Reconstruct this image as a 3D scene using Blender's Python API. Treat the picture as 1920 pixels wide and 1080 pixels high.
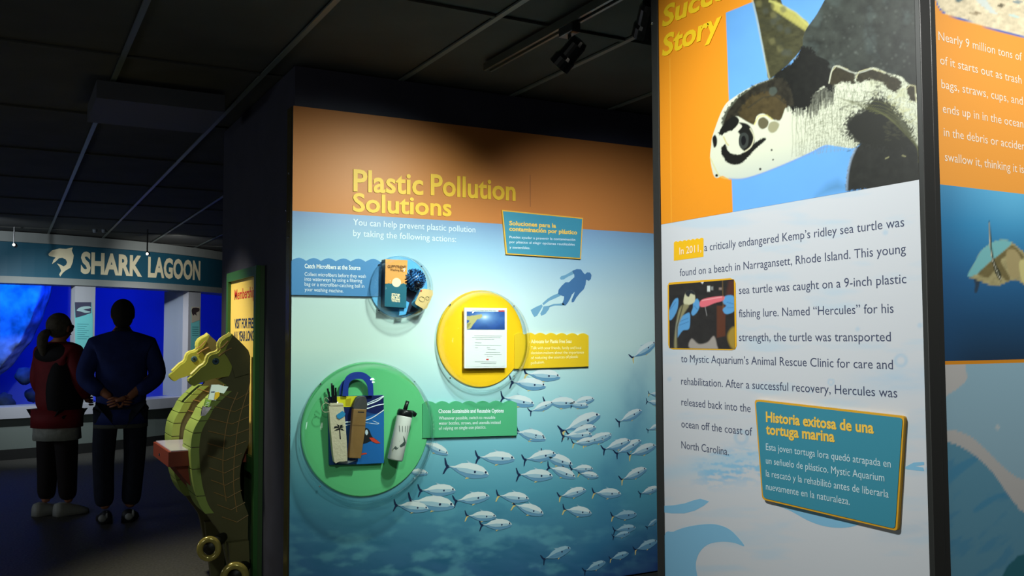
import bpy, bmesh, math, random
import numpy as np
from mathutils import Vector, Matrix
random.seed(4)
for o in list(bpy.data.objects): bpy.data.objects.remove(o)
SC = bpy.context.scene
COL = SC.collection
# ------------------------------------------------------------------ camera
F_PX, YAW, PITCH, ROLL = 1733.49, 1.0687258, 0.05311863, -0.00355472
CAMZ = 1.40
def _rot(yaw, pitch, roll):
    cy, sy = math.cos(yaw), math.sin(yaw); cp, sp = math.cos(pitch), math.sin(pitch); cr, sr = math.cos(roll), math.sin(roll)
    Ry = np.array([[sy, 0, cy], [-cy, 0, sy], [0, -1, 0]])
    Rp = np.array([[1, 0, 0], [0, cp, sp], [0, -sp, cp]])
    Rr = np.array([[cr, -sr, 0], [sr, cr, 0], [0, 0, 1]])
    return (Rr @ Rp @ Ry.T).T
RM = _rot(YAW, PITCH, ROLL)             # rows: world axes in camera coords (x right, y down, z forward)
ORG = np.array([0.0, 0.0, CAMZ])
cd = bpy.data.cameras.new('camera'); cam = bpy.data.objects.new('camera', cd); COL.objects.link(cam)
cd.sensor_width = 36; cd.lens = F_PX / 1920 * 36; cd.clip_start = 0.05; cd.clip_end = 100
_m = np.column_stack([RM @ [1, 0, 0], RM @ [0, -1, 0], RM @ [0, 0, -1]])
cam.matrix_world = Matrix([[_m[i][0], _m[i][1], _m[i][2], ORG[i]] for i in range(3)] + [[0, 0, 0, 1]])
SC.camera = cam
# ------------------------------------------------------------------ world, exposure, lights
SC.view_settings.view_transform = 'Standard'; SC.view_settings.look = 'None'
SC.view_settings.exposure = 0; SC.view_settings.gamma = 1; SC.view_settings.use_curve_mapping = False
w = bpy.data.worlds.new('world'); SC.world = w; w.use_nodes = True
w.node_tree.nodes['Background'].inputs[0].default_value = (0.5, 0.6, 0.8, 1)
w.node_tree.nodes['Background'].inputs[1].default_value = 0.004
def light(name, kind, loc, target, power, color=(1, 1, 1), size=0.05, spot=60, blend=0.6, sizey=None):
    l = bpy.data.lights.new(name, kind); l.energy = power; l.color = color
    if kind == 'SPOT': l.spot_size = math.radians(spot); l.spot_blend = blend; l.shadow_soft_size = size
    elif kind == 'AREA':
        l.size = size
        if sizey: l.shape = 'RECTANGLE'; l.size_y = sizey
    else: l.shadow_soft_size = size
    o = bpy.data.objects.new(name, l); COL.objects.link(o); o.location = loc
    o.rotation_euler = (Vector(target) - Vector(loc)).to_track_quat('-Z', 'Y').to_euler()
    return o
CEIL = 2.66; AY = 4.16; BX = 1.75
light('mural_spot', 'SPOT', (1.892, 3.072, 2.455), (1.40, AY, 1.12), 128, (0.84, 1.0, 0.86), 0.06, 108, 1.0)
light('mural_spot_right', 'SPOT', (2.007, 2.66, 2.482), (2.95, AY, 0.95), 185, (0.84, 0.95, 1.0), 0.06, 88, 1.0)
light('mural_front_fill', 'SPOT', (0.3, 1.4, 2.52), (1.55, AY, 1.0), 88, (0.86, 1.0, 0.88), 0.05, 40, 1.0)  # added frontal fill, evens out the steep shading on the mural; no fixture
light('story_spot', 'SPOT', (0.35, 1.75, 2.52), (BX, 1.68, 1.62), 138, (0.98, 1.0, 0.97), 0.06, 78, 0.9)
light('debris_spot', 'SPOT', (2.1, 0.25, 2.5), (2.15, 1.25, 1.65), 76, (1.0, 0.97, 0.95), 0.06, 90, 0.9)
light('seahorse_spot', 'SPOT', (0.12, 5.08, 2.52), (0.92, 5.35, 1.05), 150, (1.0, 0.95, 0.72), 0.04, 62, 0.8)
light('sign_spot_left', 'SPOT', (-0.6, 10.6, 2.50), (0.1, 12.3, 2.1), 55, (0.85, 0.92, 1.0), 0.04, 100, 1.0)
light('sign_spot_right', 'SPOT', (1.75, 11.5, 2.50), (2.05, 13.2, 2.1), 48, (0.95, 0.95, 0.95), 0.04, 90, 1.0)
light('pillar_spot', 'SPOT', (0.75, 11.0, 2.5), (2.0, 13.4, 1.3), 150, (0.95, 0.90, 0.95), 0.04, 34, 1.0)
light('tank_front_fill', 'SPOT', (0.3, 10.6, 2.5), (0.75, 12.6, 1.0), 150, (0.88, 0.95, 1.0), 0.04, 80, 1.0)  # fill added to brighten the tank's pillar, sill and base; no fixture
light('tank_light', 'AREA', (1.0, 14.1, 2.5), (1.1, 16.6, 1.1), 55, (0.0, 0.045, 1.0), 1.5, sizey=1.0)
light('tank_light_left', 'SPOT', (-0.55, 13.6, 2.4), (-0.15, 14.6, 1.75), 190, (0.0, 0.15, 1.0), 0.05, 75, 0.7)
light('hall_fill', 'POINT', (-2.6, 0.6, 1.6), (0, 0, 0), 46, (0.97, 1.0, 0.93), 0.4)  # unseen point light added to lift the hall's dark surfaces
light('hall_fill_far', 'POINT', (-3.2, 8.0, 1.5), (0, 0, 0), 34, (0.80, 0.88, 1.0), 0.4)  # second unseen fill, added to raise the far floor and visitors

# ------------------------------------------------------------------ pixel <-> world helpers (for measuring only)
def ray(px, py):
    v = np.array([(px - 960) / F_PX, (py - 540) / F_PX, 1.0]); return RM @ v
def onX(px, py, c): d = ray(px, py); return Vector(ORG + d * (c / d[0]))
def onY(px, py, c): d = ray(px, py); return Vector(ORG + d * (c / d[1]))
def onZ(px, py, c): d = ray(px, py); return Vector(ORG + d * ((c - CAMZ) / d[2]))
def proj(P):
    q = (np.asarray(P, float) - ORG) @ RM
    return np.stack([960 + F_PX * q[..., 0] / q[..., 2], 540 + F_PX * q[..., 1] / q[..., 2]], -1)
TC = (-0.9, 17.05); TR = 4.85                       # round tank: plan centre and radius
def onT(px, py):
    d = ray(px, py); a = d[0]**2 + d[1]**2; b = -2*(d[0]*TC[0] + d[1]*TC[1]); c = TC[0]**2 + TC[1]**2 - TR**2
    t = (-b - math.sqrt(max(b*b - 4*a*c, 0))) / (2*a); return Vector(ORG + d*t)
def phi(px, py): p = onT(px, py); return math.atan2(p.x - TC[0], TC[1] - p.y)
def tp(ph, z, r=TR): return Vector((TC[0] + r*math.sin(ph), TC[1] - r*math.cos(ph), z))

# ------------------------------------------------------------------ materials
def lin(c):
    r = [(x/255)/12.92 if x/255 <= 0.04045 else ((x/255+0.055)/1.055)**2.4 for x in c]; return tuple(r)
_mc = {}
def mat(name, rgb, rough=0.6, metal=0.0, noise=0.0, nscale=20, bump=0.0, spec=0.5, emit=None, attr=None, coat=0.0):
    if name in _mc: return _mc[name]
    m = bpy.data.materials.new(name); m.use_nodes = True; nt = m.node_tree; b = nt.nodes['Principled BSDF']
    c = (*lin(rgb), 1) if rgb else (1, 1, 1, 1)
    b.inputs['Base Color'].default_value = c; b.inputs['Roughness'].default_value = rough; b.inputs['Metallic'].default_value = metal
    b.inputs['Specular IOR Level'].default_value = spec; b.inputs['Coat Weight'].default_value = coat; b.inputs['Coat Roughness'].default_value = 0.08
    if attr:
        a = nt.nodes.new('ShaderNodeAttribute'); a.attribute_name = attr; nt.links.new(a.outputs['Color'], b.inputs['Base Color'])
    if noise or bump:
        tc = nt.nodes.new('ShaderNodeTexCoord'); n = nt.nodes.new('ShaderNodeTexNoise'); n.inputs['Scale'].default_value = nscale; n.inputs['Detail'].default_value = 6
        nt.links.new(tc.outputs['Object'], n.inputs['Vector'])
        if noise and not attr:
            mx = nt.nodes.new('ShaderNodeMixRGB'); mx.blend_type = 'MULTIPLY'; mx.inputs[1].default_value = c
            cr = nt.nodes.new('ShaderNodeValToRGB'); cr.color_ramp.elements[0].position = 0.3; cr.color_ramp.elements[1].position = 0.7
            k = 1 - noise; cr.color_ramp.elements[0].color = (k, k, k, 1)
            nt.links.new(n.outputs['Fac'], cr.inputs[0]); nt.links.new(cr.outputs[0], mx.inputs[2]); mx.inputs[0].default_value = 1
            nt.links.new(mx.outputs[0], b.inputs['Base Color'])
        if bump:
            bp = nt.nodes.new('ShaderNodeBump'); bp.inputs['Strength'].default_value = bump; bp.inputs['Distance'].default_value = 0.01
            nt.links.new(n.outputs['Fac'], bp.inputs['Height']); nt.links.new(bp.outputs[0], b.inputs['Normal'])
    if emit: b.inputs['Emission Color'].default_value = (*lin(rgb), 1); b.inputs['Emission Strength'].default_value = emit
    _mc[name] = m; return m
def clear_mat(name, tint=(1, 1, 1), lo=0.03, hi=0.5, power=3.0, rough=0.03):
    if name in _mc: return _mc[name]
    m = bpy.data.materials.new(name); m.use_nodes = True; nt = m.node_tree; nt.nodes.clear()
    out = nt.nodes.new('ShaderNodeOutputMaterial'); mx = nt.nodes.new('ShaderNodeMixShader'); t = nt.nodes.new('ShaderNodeBsdfTransparent'); g = nt.nodes.new('ShaderNodeBsdfGlossy')
    t.inputs[0].default_value = (*tint, 1); g.inputs['Roughness'].default_value = rough
    lw = nt.nodes.new('ShaderNodeLayerWeight'); lw.inputs[0].default_value = 0.5
    pw = nt.nodes.new('ShaderNodeMath'); pw.operation = 'POWER'; pw.inputs[1].default_value = power
    mr = nt.nodes.new('ShaderNodeMapRange'); mr.inputs[3].default_value = lo; mr.inputs[4].default_value = hi
    nt.links.new(lw.outputs['Facing'], pw.inputs[0]); nt.links.new(pw.outputs[0], mr.inputs[0]); nt.links.new(mr.outputs[0], mx.inputs[0])
    nt.links.new(t.outputs[0], mx.inputs[1]); nt.links.new(g.outputs[0], mx.inputs[2]); nt.links.new(mx.outputs[0], out.inputs[0])
    _mc[name] = m; return m
BLACK = mat('black_paint', (40, 41, 40), 0.6)
NAVY = mat('navy_paint', (48, 48, 66), 0.75, noise=0.25, nscale=6)
PRINTV = mat('printed_vinyl', None, 0.42, attr='Col', spec=0.4)
def flat(name, rgb, rough=0.45, spec=0.4): return mat(name, rgb, rough, spec=spec)

# ------------------------------------------------------------------ object helpers
def _origin(p):
    v = Vector((0, 0, 0))
    while p: v += p.location; p = p.parent
    return v
def tag(o, label=None, cat=None, group=None, kind=None):
    if label: o['label'] = label
    if cat: o['category'] = cat
    if group: o['group'] = group
    if kind: o['kind'] = kind
    return o
def thing(name, label, cat, loc, group=None):
    o = bpy.data.objects.new(name, None); o.empty_display_size = 0.1; COL.objects.link(o); o.location = loc
    return tag(o, label, cat, group)
def link(name, me, m, parent=None, label=None, smooth=False, kind=None):
    """me: mesh in world coordinates"""
    org = _origin(parent) if parent else None
    if org is not None: me.transform(Matrix.Translation(-org))
    if m is not None and not me.materials: me.materials.append(m)
    if smooth: me.polygons.foreach_set('use_smooth', [True]*len(me.polygons))
    o = bpy.data.objects.new(name, me); COL.objects.link(o)
    if parent: o.parent = parent
    if label: o['label'] = label
    if kind: o['kind'] = kind
    return o
class MB:
    def __init__(s): s.v = []; s.f = []
    def add(s, v, f):
        n = len(s.v); s.v += [tuple(x) for x in v]; s.f += [tuple(i+n for i in q) for q in f]; return s
    def box(s, a, b):
        x0, y0, z0 = a; x1, y1, z1 = b
        x0, x1 = min(x0, x1), max(x0, x1); y0, y1 = min(y0, y1), max(y0, y1); z0, z1 = min(z0, z1), max(z0, z1)
        return s.add([(x0,y0,z0),(x1,y0,z0),(x1,y1,z0),(x0,y1,z0),(x0,y0,z1),(x1,y0,z1),(x1,y1,z1),(x0,y1,z1)],
                     [(0,3,2,1),(4,5,6,7),(0,1,5,4),(1,2,6,5),(2,3,7,6),(3,0,4,7)])
    def prism(s, pts, d):
        """pts: list of Vectors of a planar polygon, d: extrusion vector"""
        n = len(pts); d = Vector(d); a = [Vector(p) for p in pts]
        nrm = Vector((0, 0, 0))
        for i in range(n): nrm += a[i].cross(a[(i+1) % n])
        if nrm.dot(d) > 0: a.reverse()
        b = [p + d for p in a]
        return s.add(a + b, [tuple(range(n)), tuple(range(2*n-1, n-1, -1))] + [(i, i+n, (i+1) % n + n, (i+1) % n) for i in range(n)])
    def face(s, pts): return s.add(pts, [tuple(range(len(pts)))])
    def tube(s, path, r, n=10, closed=False, cap=True):
        path = [Vector(p) for p in path]; m = len(path); rs = r if isinstance(r, (list, tuple)) else [r]*m
        vs = []; up = None
        for i, p in enumerate(path):
            if closed: d = path[(i+1) % m] - path[i-1]
            else: d = path[min(i+1, m-1)] - path[max(i-1, 0)]
            d.normalize()
            if up is None: up = d.orthogonal().normalized()
            up = (up - d*up.dot(d)).normalized(); sd = d.cross(up)
            for k in range(n):
                a = 2*math.pi*k/n; vs.append(p + (up*math.cos(a) + sd*math.sin(a))*rs[i])
        fs = []
        for i in range(m if closed else m-1):
            j = (i+1) % m
            for k in range(n): fs.append((i*n+k, i*n+(k+1) % n, j*n+(k+1) % n, j*n+k))
        if cap and not closed: fs += [tuple(range(n-1, -1, -1)), tuple(range((m-1)*n, m*n))]
        return s.add(vs, fs)
    def mesh(s, name='mesh'):
        me = bpy.data.meshes.new(name); me.from_pydata(s.v, [], s.f); me.validate(); me.update(); return me
    def build(s, name, m, parent=None, label=None, smooth=False, kind=None, bevel=0):
        o = link(name, s.mesh(name), m, parent, label, smooth, kind)
        if bevel:
            b = o.modifiers.new('bevel', 'BEVEL'); b.width = bevel; b.segments = 2; b.limit_method = 'ANGLE'
        return o
def box(name, a, b, m, parent=None, bevel=0, kind=None, label=None): return MB().box(a, b).build(name, m, parent, bevel=bevel, kind=kind, label=label)
def lathe(profile, origin, axis, n=40):
    """profile list of (r, h); axis unit vector; returns verts, faces"""
    axis = Vector(axis).normalized(); u = axis.orthogonal().normalized(); v = axis.cross(u); o = Vector(origin)
    vs = []; fs = []
    for r, h in profile:
        for k in range(n):
            a = 2*math.pi*k/n; vs.append(o + axis*h + (u*math.cos(a) + v*math.sin(a))*r)
    for i in range(len(profile)-1):
        for k in range(n): fs.append((i*n+k, i*n+(k+1) % n, (i+1)*n+(k+1) % n, (i+1)*n+k))
    return vs, fs
# ---- printed layers on planes
class Plane:
    """a vertical printed surface; off > 0 lifts a layer towards the viewer"""
    def __init__(s, kind, c): s.kind, s.c = kind, c
    def p(s, px, py, off=0.0):
        return onY(px, py, s.c - off) if s.kind == 'Y' else onX(px, py, s.c - off)
    def lift(s, P, off): P = Vector(P); P[1 if s.kind == 'Y' else 0] = s.c - off; return P
    @property
    def n(s): return Vector((0, -1, 0)) if s.kind == 'Y' else Vector((-1, 0, 0))
    def poly(s, pts, off): return [s.lift(s.p(x, y), off) for x, y in pts]
    def snap(s, p0, x1):
        a = s.p(*p0); y = p0[1]
        for _ in range(6):
            b = s.p(x1, y); b.z = a.z; y = float(proj(b)[1])
        return (x1, y)
def decal(pl, pts, off, name, m, parent, thick=0.0, label=None):
    P = pl.poly(pts, off)
    return MB().prism(P, -pl.n*max(thick, 0.0004)).build(name, m, parent, label)
def cat_smooth(pts, n=6, closed=True):
    out = []; m = len(pts)
    rng = range(m) if closed else range(m-1)
    for i in rng:
        g = (lambda k: pts[k % m]) if closed else (lambda k: pts[min(max(k, 0), m-1)])
        p0, p1, p2, p3 = map(lambda q: np.array(q, float), (g(i-1), g(i), g(i+1), g(i+2)))
        for k in range(n):
            t = k/n; out.append(tuple(0.5*((2*p1) + (-p0+p2)*t + (2*p0-5*p1+4*p2-p3)*t*t + (-p0+3*p1-3*p2+p3)*t**3)))
    if not closed: out.append(tuple(pts[-1]))
    return out
_tc = {}
def text_mesh(s, offset=0.0, shear=0.0, extrude=0.0, spacing=1.0):
    key = (s, offset, shear, extrude, spacing)
    if key not in _tc:
        c = bpy.data.curves.new('t', 'FONT'); c.body = s; c.size = 1; c.offset = offset; c.shear = shear; c.extrude = extrude; c.resolution_u = 3; c.fill_mode = 'BOTH' if extrude else 'FRONT'
        c.space_character = spacing
        o = bpy.data.objects.new('t', c); COL.objects.link(o)
        dg = bpy.context.evaluated_depsgraph_get(); me = bpy.data.meshes.new_from_object(o.evaluated_get(dg))
        v = np.zeros(len(me.vertices)*3); me.vertices.foreach_get('co', v); v = v.reshape(-1, 3)
        f = [tuple(p.vertices) for p in me.polygons]
        bpy.data.objects.remove(o); bpy.data.curves.remove(c); bpy.data.meshes.remove(me); _tc[key] = (v, f)
    return _tc[key]
CAPH = 0.0
def caph():
    global CAPH
    if not CAPH: CAPH = float(text_mesh('H')[0][:, 1].max())
    return CAPH
def write(pl, lines, cap, off, name, m, parent, bold=0.0, shear=0.0, extrude=0.0, label=None):
    """lines: (string, (x0,y0) left baseline, (x1,y1) right baseline or x1 -> level line); cap: cap height in metres"""
    for L in lines:                      # one object per line of text
        s, p0, p1 = L[:3]
        if not isinstance(p1, tuple): p1 = pl.snap(p0, p1)
        cp = L[3] if len(L) > 3 else cap
        v, f = text_mesh(s, bold, shear, extrude)
        a = pl.p(*p0); b = pl.p(*p1); d = b - a; x0, x1 = v[:, 0].min(), v[:, 0].max()
        sy = cp/caph(); dirn = d/(x1-x0)
        vs = []
        for q in v:
            P = a + dirn*(q[0]-x0) + Vector((0, 0, q[1]*sy)); P = pl.lift(P, off + (q[2]+extrude)*sy); vs.append(P)
        o = MB().add(vs, f).build(name, m, parent, label)
    return o
# ---- painted print (colour attribute on a fine grid, print only)
def vnoise(x, y, seed=0):
    xi = np.floor(x).astype(int); yi = np.floor(y).astype(int); fx = x-xi; fy = y-yi
    fx = fx*fx*(3-2*fx); fy = fy*fy*(3-2*fy)
    def h(a, b):
        n = (a*374761393 + b*668265263 + seed*1442695041) & 0x7fffffff
        n = ((n ^ (n >> 13))*1274126177) & 0x7fffffff
        return ((n ^ (n >> 16)) & 0xffff)/65535.0
    return (h(xi, yi)*(1-fx) + h(xi+1, yi)*fx)*(1-fy) + (h(xi, yi+1)*(1-fx) + h(xi+1, yi+1)*fx)*fy
def fbm(x, y, oct=4, seed=0):
    r = 0; a = 0.5; t = 0
    for i in range(oct): r = r + a*vnoise(x*2**i, y*2**i, seed+i); t += a; a *= 0.5
    return r/t
class Canvas:
    def __init__(s, pl, a0, a1, z0, z1, step, off):
        nx = max(2, int(round(abs(a1-a0)/step))); nz = max(2, int(round((z1-z0)/step)))
        A, Z = np.meshgrid(np.linspace(a0, a1, nx+1), np.linspace(z0, z1, nz+1))
        c = np.full_like(A, pl.c-off)
        s.co = np.stack([A, c, Z], -1).reshape(-1, 3) if pl.kind == 'Y' else np.stack([c, A, Z], -1).reshape(-1, 3)
        q = proj(s.co); s.x, s.y = q[:, 0], q[:, 1]; s.nx, s.nz = nx, nz
        s.col = np.zeros((len(s.co), 3)); s.flip = (pl.kind == 'X')
    def fill(s, rgb): s.col[:] = lin(rgb)
    def blend(s, a, rgb):
        a = np.clip(a, 0, 1)[:, None]; c = np.array(lin(rgb)) if not isinstance(rgb, np.ndarray) else rgb
        s.col = s.col*(1-a) + c*a
    def sd(s, pts):
        """signed distance to polygon, positive inside, evaluated near its box"""
        P = np.array(pts, float); mnx, mny = P.min(0)-12; mxx, mxy = P.max(0)+12
        idx = np.where((s.x > mnx) & (s.x < mxx) & (s.y > mny) & (s.y < mxy))[0]
        x, y = s.x[idx], s.y[idx]; d2 = np.full(len(idx), 1e9); ins = np.zeros(len(idx), bool)
        for i in range(len(P)):
            ax, ay = P[i]; bx, by = P[(i+1) % len(P)]; ex, ey = bx-ax, by-ay; L = ex*ex+ey*ey+1e-9
            t = np.clip(((x-ax)*ex+(y-ay)*ey)/L, 0, 1); d2 = np.minimum(d2, (x-ax-t*ex)**2+(y-ay-t*ey)**2)
            if ay != by:
                c = ((ay > y) != (by > y)) & (x < (bx-ax)*(y-ay)/(by-ay)+ax); ins ^= c
        return idx, np.where(ins, 1, -1)*np.sqrt(d2)
    def poly(s, pts, rgb, soft=1.2, alpha=1.0, wob=0, wsc=0.2, seed=0):
        idx, d = s.sd(pts)
        if wob: d = d + wob*(fbm(s.x[idx]*wsc, s.y[idx]*wsc, 3, seed)-0.5)*2
        a = np.clip(d/soft+0.5, 0, 1)*alpha; c = np.array(lin(rgb))
        s.col[idx] = s.col[idx]*(1-a[:, None]) + c*a[:, None]
        k = a > 0.02; return idx[k], a[k]
    def stroke(s, pts, w, rgb, soft=1.0, alpha=1.0):
        P = np.array(pts, float); m = (s.x > P[:, 0].min()-w-3) & (s.x < P[:, 0].max()+w+3) & (s.y > P[:, 1].min()-w-3) & (s.y < P[:, 1].max()+w+3)
        idx = np.where(m)[0]; x, y = s.x[idx], s.y[idx]; d2 = np.full(len(idx), 1e9)
        for i in range(len(P)-1):
            ax, ay = P[i]; ex, ey = P[i+1]-P[i]; t = np.clip(((x-ax)*ex+(y-ay)*ey)/(ex*ex+ey*ey+1e-9), 0, 1)
            d2 = np.minimum(d2, (x-ax-t*ex)**2+(y-ay-t*ey)**2)
        a = np.clip((w/2-np.sqrt(d2))/soft+0.5, 0, 1)*alpha
        s.col[idx] = s.col[idx]*(1-a[:, None]) + np.array(lin(rgb))*a[:, None]
    def tex(s, idx, amt, k):
        s.col[idx] = np.clip(s.col[idx]*(1+amt*(k-0.5)*2)[:, None], 0, 1)
    def build(s, name, parent, m=None, label=None):
        nx, nz = s.nx, s.nz; i = (np.arange(nz)[:, None]*(nx+1)+np.arange(nx)[None, :]).reshape(-1)
        q = np.stack([i, i+1, i+nx+2, i+nx+1], -1)
        if s.flip: q = q[:, ::-1]
        me = bpy.data.meshes.new(name); nv, nf = len(s.co), len(q)
        me.vertices.add(nv); me.vertices.foreach_set('co', s.co.astype(np.float32).ravel())
        me.loops.add(nf*4); me.loops.foreach_set('vertex_index', q.astype(np.int32).ravel())
        me.polygons.add(nf); me.polygons.foreach_set('loop_start', np.arange(0, nf*4, 4, dtype=np.int32))
        me.update(calc_edges=True)
        ca = me.color_attributes.new('Col', 'FLOAT_COLOR', 'POINT')
        ca.data.foreach_set('color', np.concatenate([s.col, np.ones((nv, 1))], 1).astype(np.float32).ravel())
        return link(name, me, m or PRINTV, parent, label)
# ================================================================== SETTING
CARPET = mat('dark_carpet', (98, 97, 92), 0.6, noise=0.5, nscale=60, bump=0.3, spec=0.22)
CEILM = mat('ceiling_tile_black', (62, 64, 60), 0.85, noise=0.3, nscale=3, bump=0.2)
TBAR = mat('ceiling_grid_metal', (96, 106, 102), 0.4, spec=0.5)
def struct(o): o['kind'] = 'structure'; return o
fl = struct(box('floor', (-6, -2.5, -0.1), (7, 19, 0), CARPET))
ce = struct(box('ceiling', (-6, -2.5, CEIL+0.03), (7, 19, CEIL+0.15), BLACK))
X0, Y0T, SX, SY = 0.44, 3.17, 0.62, 1.24
tile_me = None
for i in range(-5, 8):
    for j in range(-4, 9):
        x, y = X0+SX*i, Y0T+SY*j
        if tile_me is None:
            tile_me = MB().box((0.012, 0.012, -0.0), (SX-0.012, SY-0.012, 0.02)).mesh('ceiling_tile'); tile_me.materials.append(CEILM)
        o = bpy.data.objects.new('ceiling_tile', tile_me); COL.objects.link(o); o.parent = ce; o.location = (x, y, CEIL+0.008)
for i in range(-5, 9):
    box('ceiling_grid_bar', (X0+SX*i-0.012, Y0T-4*SY, CEIL-0.004), (X0+SX*i+0.012, Y0T+9*SY, CEIL+0.004), TBAR, ce)
for j in range(-4, 10):
    box('ceiling_grid_bar', (X0-5*SX, Y0T+SY*j-0.012, CEIL-0.003), (X0+8*SX, Y0T+SY*j+0.012, CEIL+0.003), CEILM, ce)
for nm, a, b in (('wall_left', (-6.1, -2.5, 0), (-6, 19, CEIL+.1)), ('wall_right', (7, -2.5, 0), (7.1, 19, CEIL+.1)), ('wall_front', (-6, -2.6, 0), (7, -2.5, CEIL+.1)), ('wall_back', (-6, 19, 0), (7, 19.1, CEIL+.1))):
    struct(box(nm, a, b, NAVY))
# partition that carries the mural; its left side wall runs back towards the tank
WX = onY(546, 632, AY).x
SIDEY = onX(411, 632, WX).y
struct(box('wall_centre', (WX+0.012, AY+0.02, 0), (3.9, SIDEY, CEIL-0.002), NAVY))
struct(box('baseboard_centre', (WX+0.03, AY-0.002, 0), (3.85, AY+0.02, 0.1), BLACK))
# dark header box hanging below the far ceiling
pA = onZ(180, 185, CEIL-0.10); pB = onZ(410, 200, CEIL-0.10)
struct(box('trim_1', (pA.x, pA.y-0.02, CEIL-0.10), (pB.x+0.05, pA.y+0.55, CEIL-0.012), mat('duct_grey', (62, 66, 74), 0.6)))

# ================================================================== MURAL PANEL (plane Y)
PA = Plane('Y', AY)
zt = 2.44; zb = 0.10; XR = 3.35
ztop = float(np.mean([PA.p(548, 199).z, PA.p(1150, 268).z])); zbot = PA.p(1231, 1070).z; zbd = float(np.mean([PA.p(545, 395).z, PA.p(900, 416).z, PA.p(1231, 439.5).z]))
print('mural top, bottom, band', ztop, zbot, zbd)
mural = thing('mural_panel', 'large orange and underwater blue wall mural headed Plastic Pollution Solutions', 'mural', (WX+1.0, AY, zbot))
box('board', (WX, AY, zbot), (XR, AY+0.02, ztop), mat('mural_edge', (60, 60, 62), 0.4), mural)
TRIMB = mat('edge_trim_bronze', (96, 88, 52), 0.25, metal=0.4)
et = struct(box('trim_2', (WX-0.004, AY+0.021, zbot), (WX+0.011, AY+0.085, ztop), TRIMB))
for py in (325, 395, 415, 445):
    P = onX(541.5 if py != 395 else 537, py, WX-0.004)
    MB().add(*lathe([(0.0001, 0.004), (0.004, 0.003), (0.006, 0)], P, (-1, 0, 0), 10)).build('screw', mat('polished_steel', (220, 225, 235), 0.12, metal=1.0), et, smooth=True)
box('orange_field', (WX, AY-0.0006, zbd), (XR, AY, ztop), mat('print_orange', (190, 118, 60), 0.46, spec=0.25), mural)
# water field, painted print
cv = Canvas(PA, WX, XR, zbot, zbd, 0.0062, 0.0006)
x, y = cv.x, cv.y
stops = [(395, (106, 132, 176)), (470, (142, 178, 200)), (560, (184, 206, 206)), (650, (192, 216, 208)), (740, (160, 204, 206)), (830, (116, 178, 190)), (920, (82, 148, 166)), (1000, (66, 122, 148)), (1080, (52, 98, 136)), (1250, (34, 62, 108))]
yy = y + (1-(x-545)/690)*0 
for k in range(3):
    pass
sv = [s_[0] for s_ in stops]; cl = np.array([lin(s_[1]) for s_ in stops])
cv.col = np.stack([np.interp(yy, sv, cl[:, k]) for k in range(3)], -1)
a = np.clip((y-850)/220, 0, 1)*(fbm(x/46+y/70, y/17-x/60, 4, 3))
cv.blend(np.clip((a-0.30)*2.6, 0, 1)*0.55, (30, 92, 120))
a2 = np.clip((y-880)/150, 0, 1)*np.clip((fbm(x/60+y/30, y/26-x/60, 4, 9)-0.52)*5, 0, 1)
cv.blend(a2*0.35, (120, 190, 196))
# darker swirl rising on the right, and the deep corner
sw = np.exp(-((x-(1225-(y-640)*0.28+10*np.sin(y/30)))/30)**2)*np.clip((y-610)/160, 0, 1)*(0.4+0.6*fbm(x/14, y/26, 3, 5))
cv.blend(sw*0.6, (52, 112, 150))
dc = np.clip(((x-1060)/170 + (y-960)/110 - 0.9)*0.9, 0, 1)
cv.blend(dc*0.9, (26, 44, 104))
dl = np.clip((1-(x-545)/130), 0, 1)*np.clip((y-830)/200, 0, 1); cv.blend(dl*0.5, (40, 76, 120))
cv.build('water_field', mural, mat('printed_vinyl_mural', None, 0.40, attr='Col', spec=0.45))
# hairline crack/seam at the upper right of the title
MB().box((PA.p(994, 350).x-0.0015, AY-0.0012, PA.p(994, 388).z), (PA.p(994, 350).x+0.001, AY-0.0006, PA.p(994, 328).z)).build('seam', flat('seam_brown', (130, 78, 50)), mural)
YEL = flat('letter_yellow', (226, 178, 44), 0.5)
write(PA, [('Plastic', (662, 358), (793, 365)), ('Pollution', (807, 365), (966, 376))], 0.100, 0.001, 'title_lettering', YEL, mural, bold=0.022, extrude=0.012)
write(PA, [('Solutions', (661, 396), (846, 405))], 0.084, 0.001, 'title_lettering', YEL, mural, bold=0.022, extrude=0.012)
WHT = flat('letter_white', (222, 230, 232), 0.5)
write(PA, [('You can help prevent plastic pollution', (662, 422), (891, 436)), ('by taking the following actions:', (662, 442.5), (855, 454))], 0.030, 0.0014, 'lettering', flat('letter_pale', (206, 216, 222)), mural)
# ---- printed fish
FB = flat('fish_belly', (96, 142, 170)); FT = flat('fish_back', (206, 216, 214)); FD = flat('fish_dark', (26, 44, 74)); FY = flat('fish_fin_yellow', (206, 186, 120)); FM = flat('fish_mid', (152, 184, 196))
body = [(0.10, 0.02), (0.22, 0.045), (0.36, 0.12), (0.52, 0.155), (0.68, 0.155), (0.84, 0.12), (0.95, 0.05), (1.0, -0.01), (0.97, -0.06), (0.84, -0.10), (0.66, -0.135), (0.5, -0.13), (0.34, -0.08), (0.2, -0.02)]
back = [(0.10, 0.02), (0.22, 0.045), (0.36, 0.12), (0.52, 0.155), (0.68, 0.155), (0.84, 0.12), (0.95, 0.05), (1.0, -0.01), (0.85, 0.02), (0.68, 0.02), (0.5, 0.03), (0.36, 0.02), (0.22, 0.01)]
midb = [(0.24, 0.02), (0.36, 0.03), (0.5, 0.04), (0.68, 0.03), (0.85, 0.03), (0.93, 0.0), (0.84, -0.035), (0.66, -0.05), (0.5, -0.05), (0.34, -0.03)]
tail_u = [(0.13, 0.015), (0.06, 0.05), (-0.01, 0.17), (-0.03, 0.16), (0.0, 0.06), (0.04, 0.0)]
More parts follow.
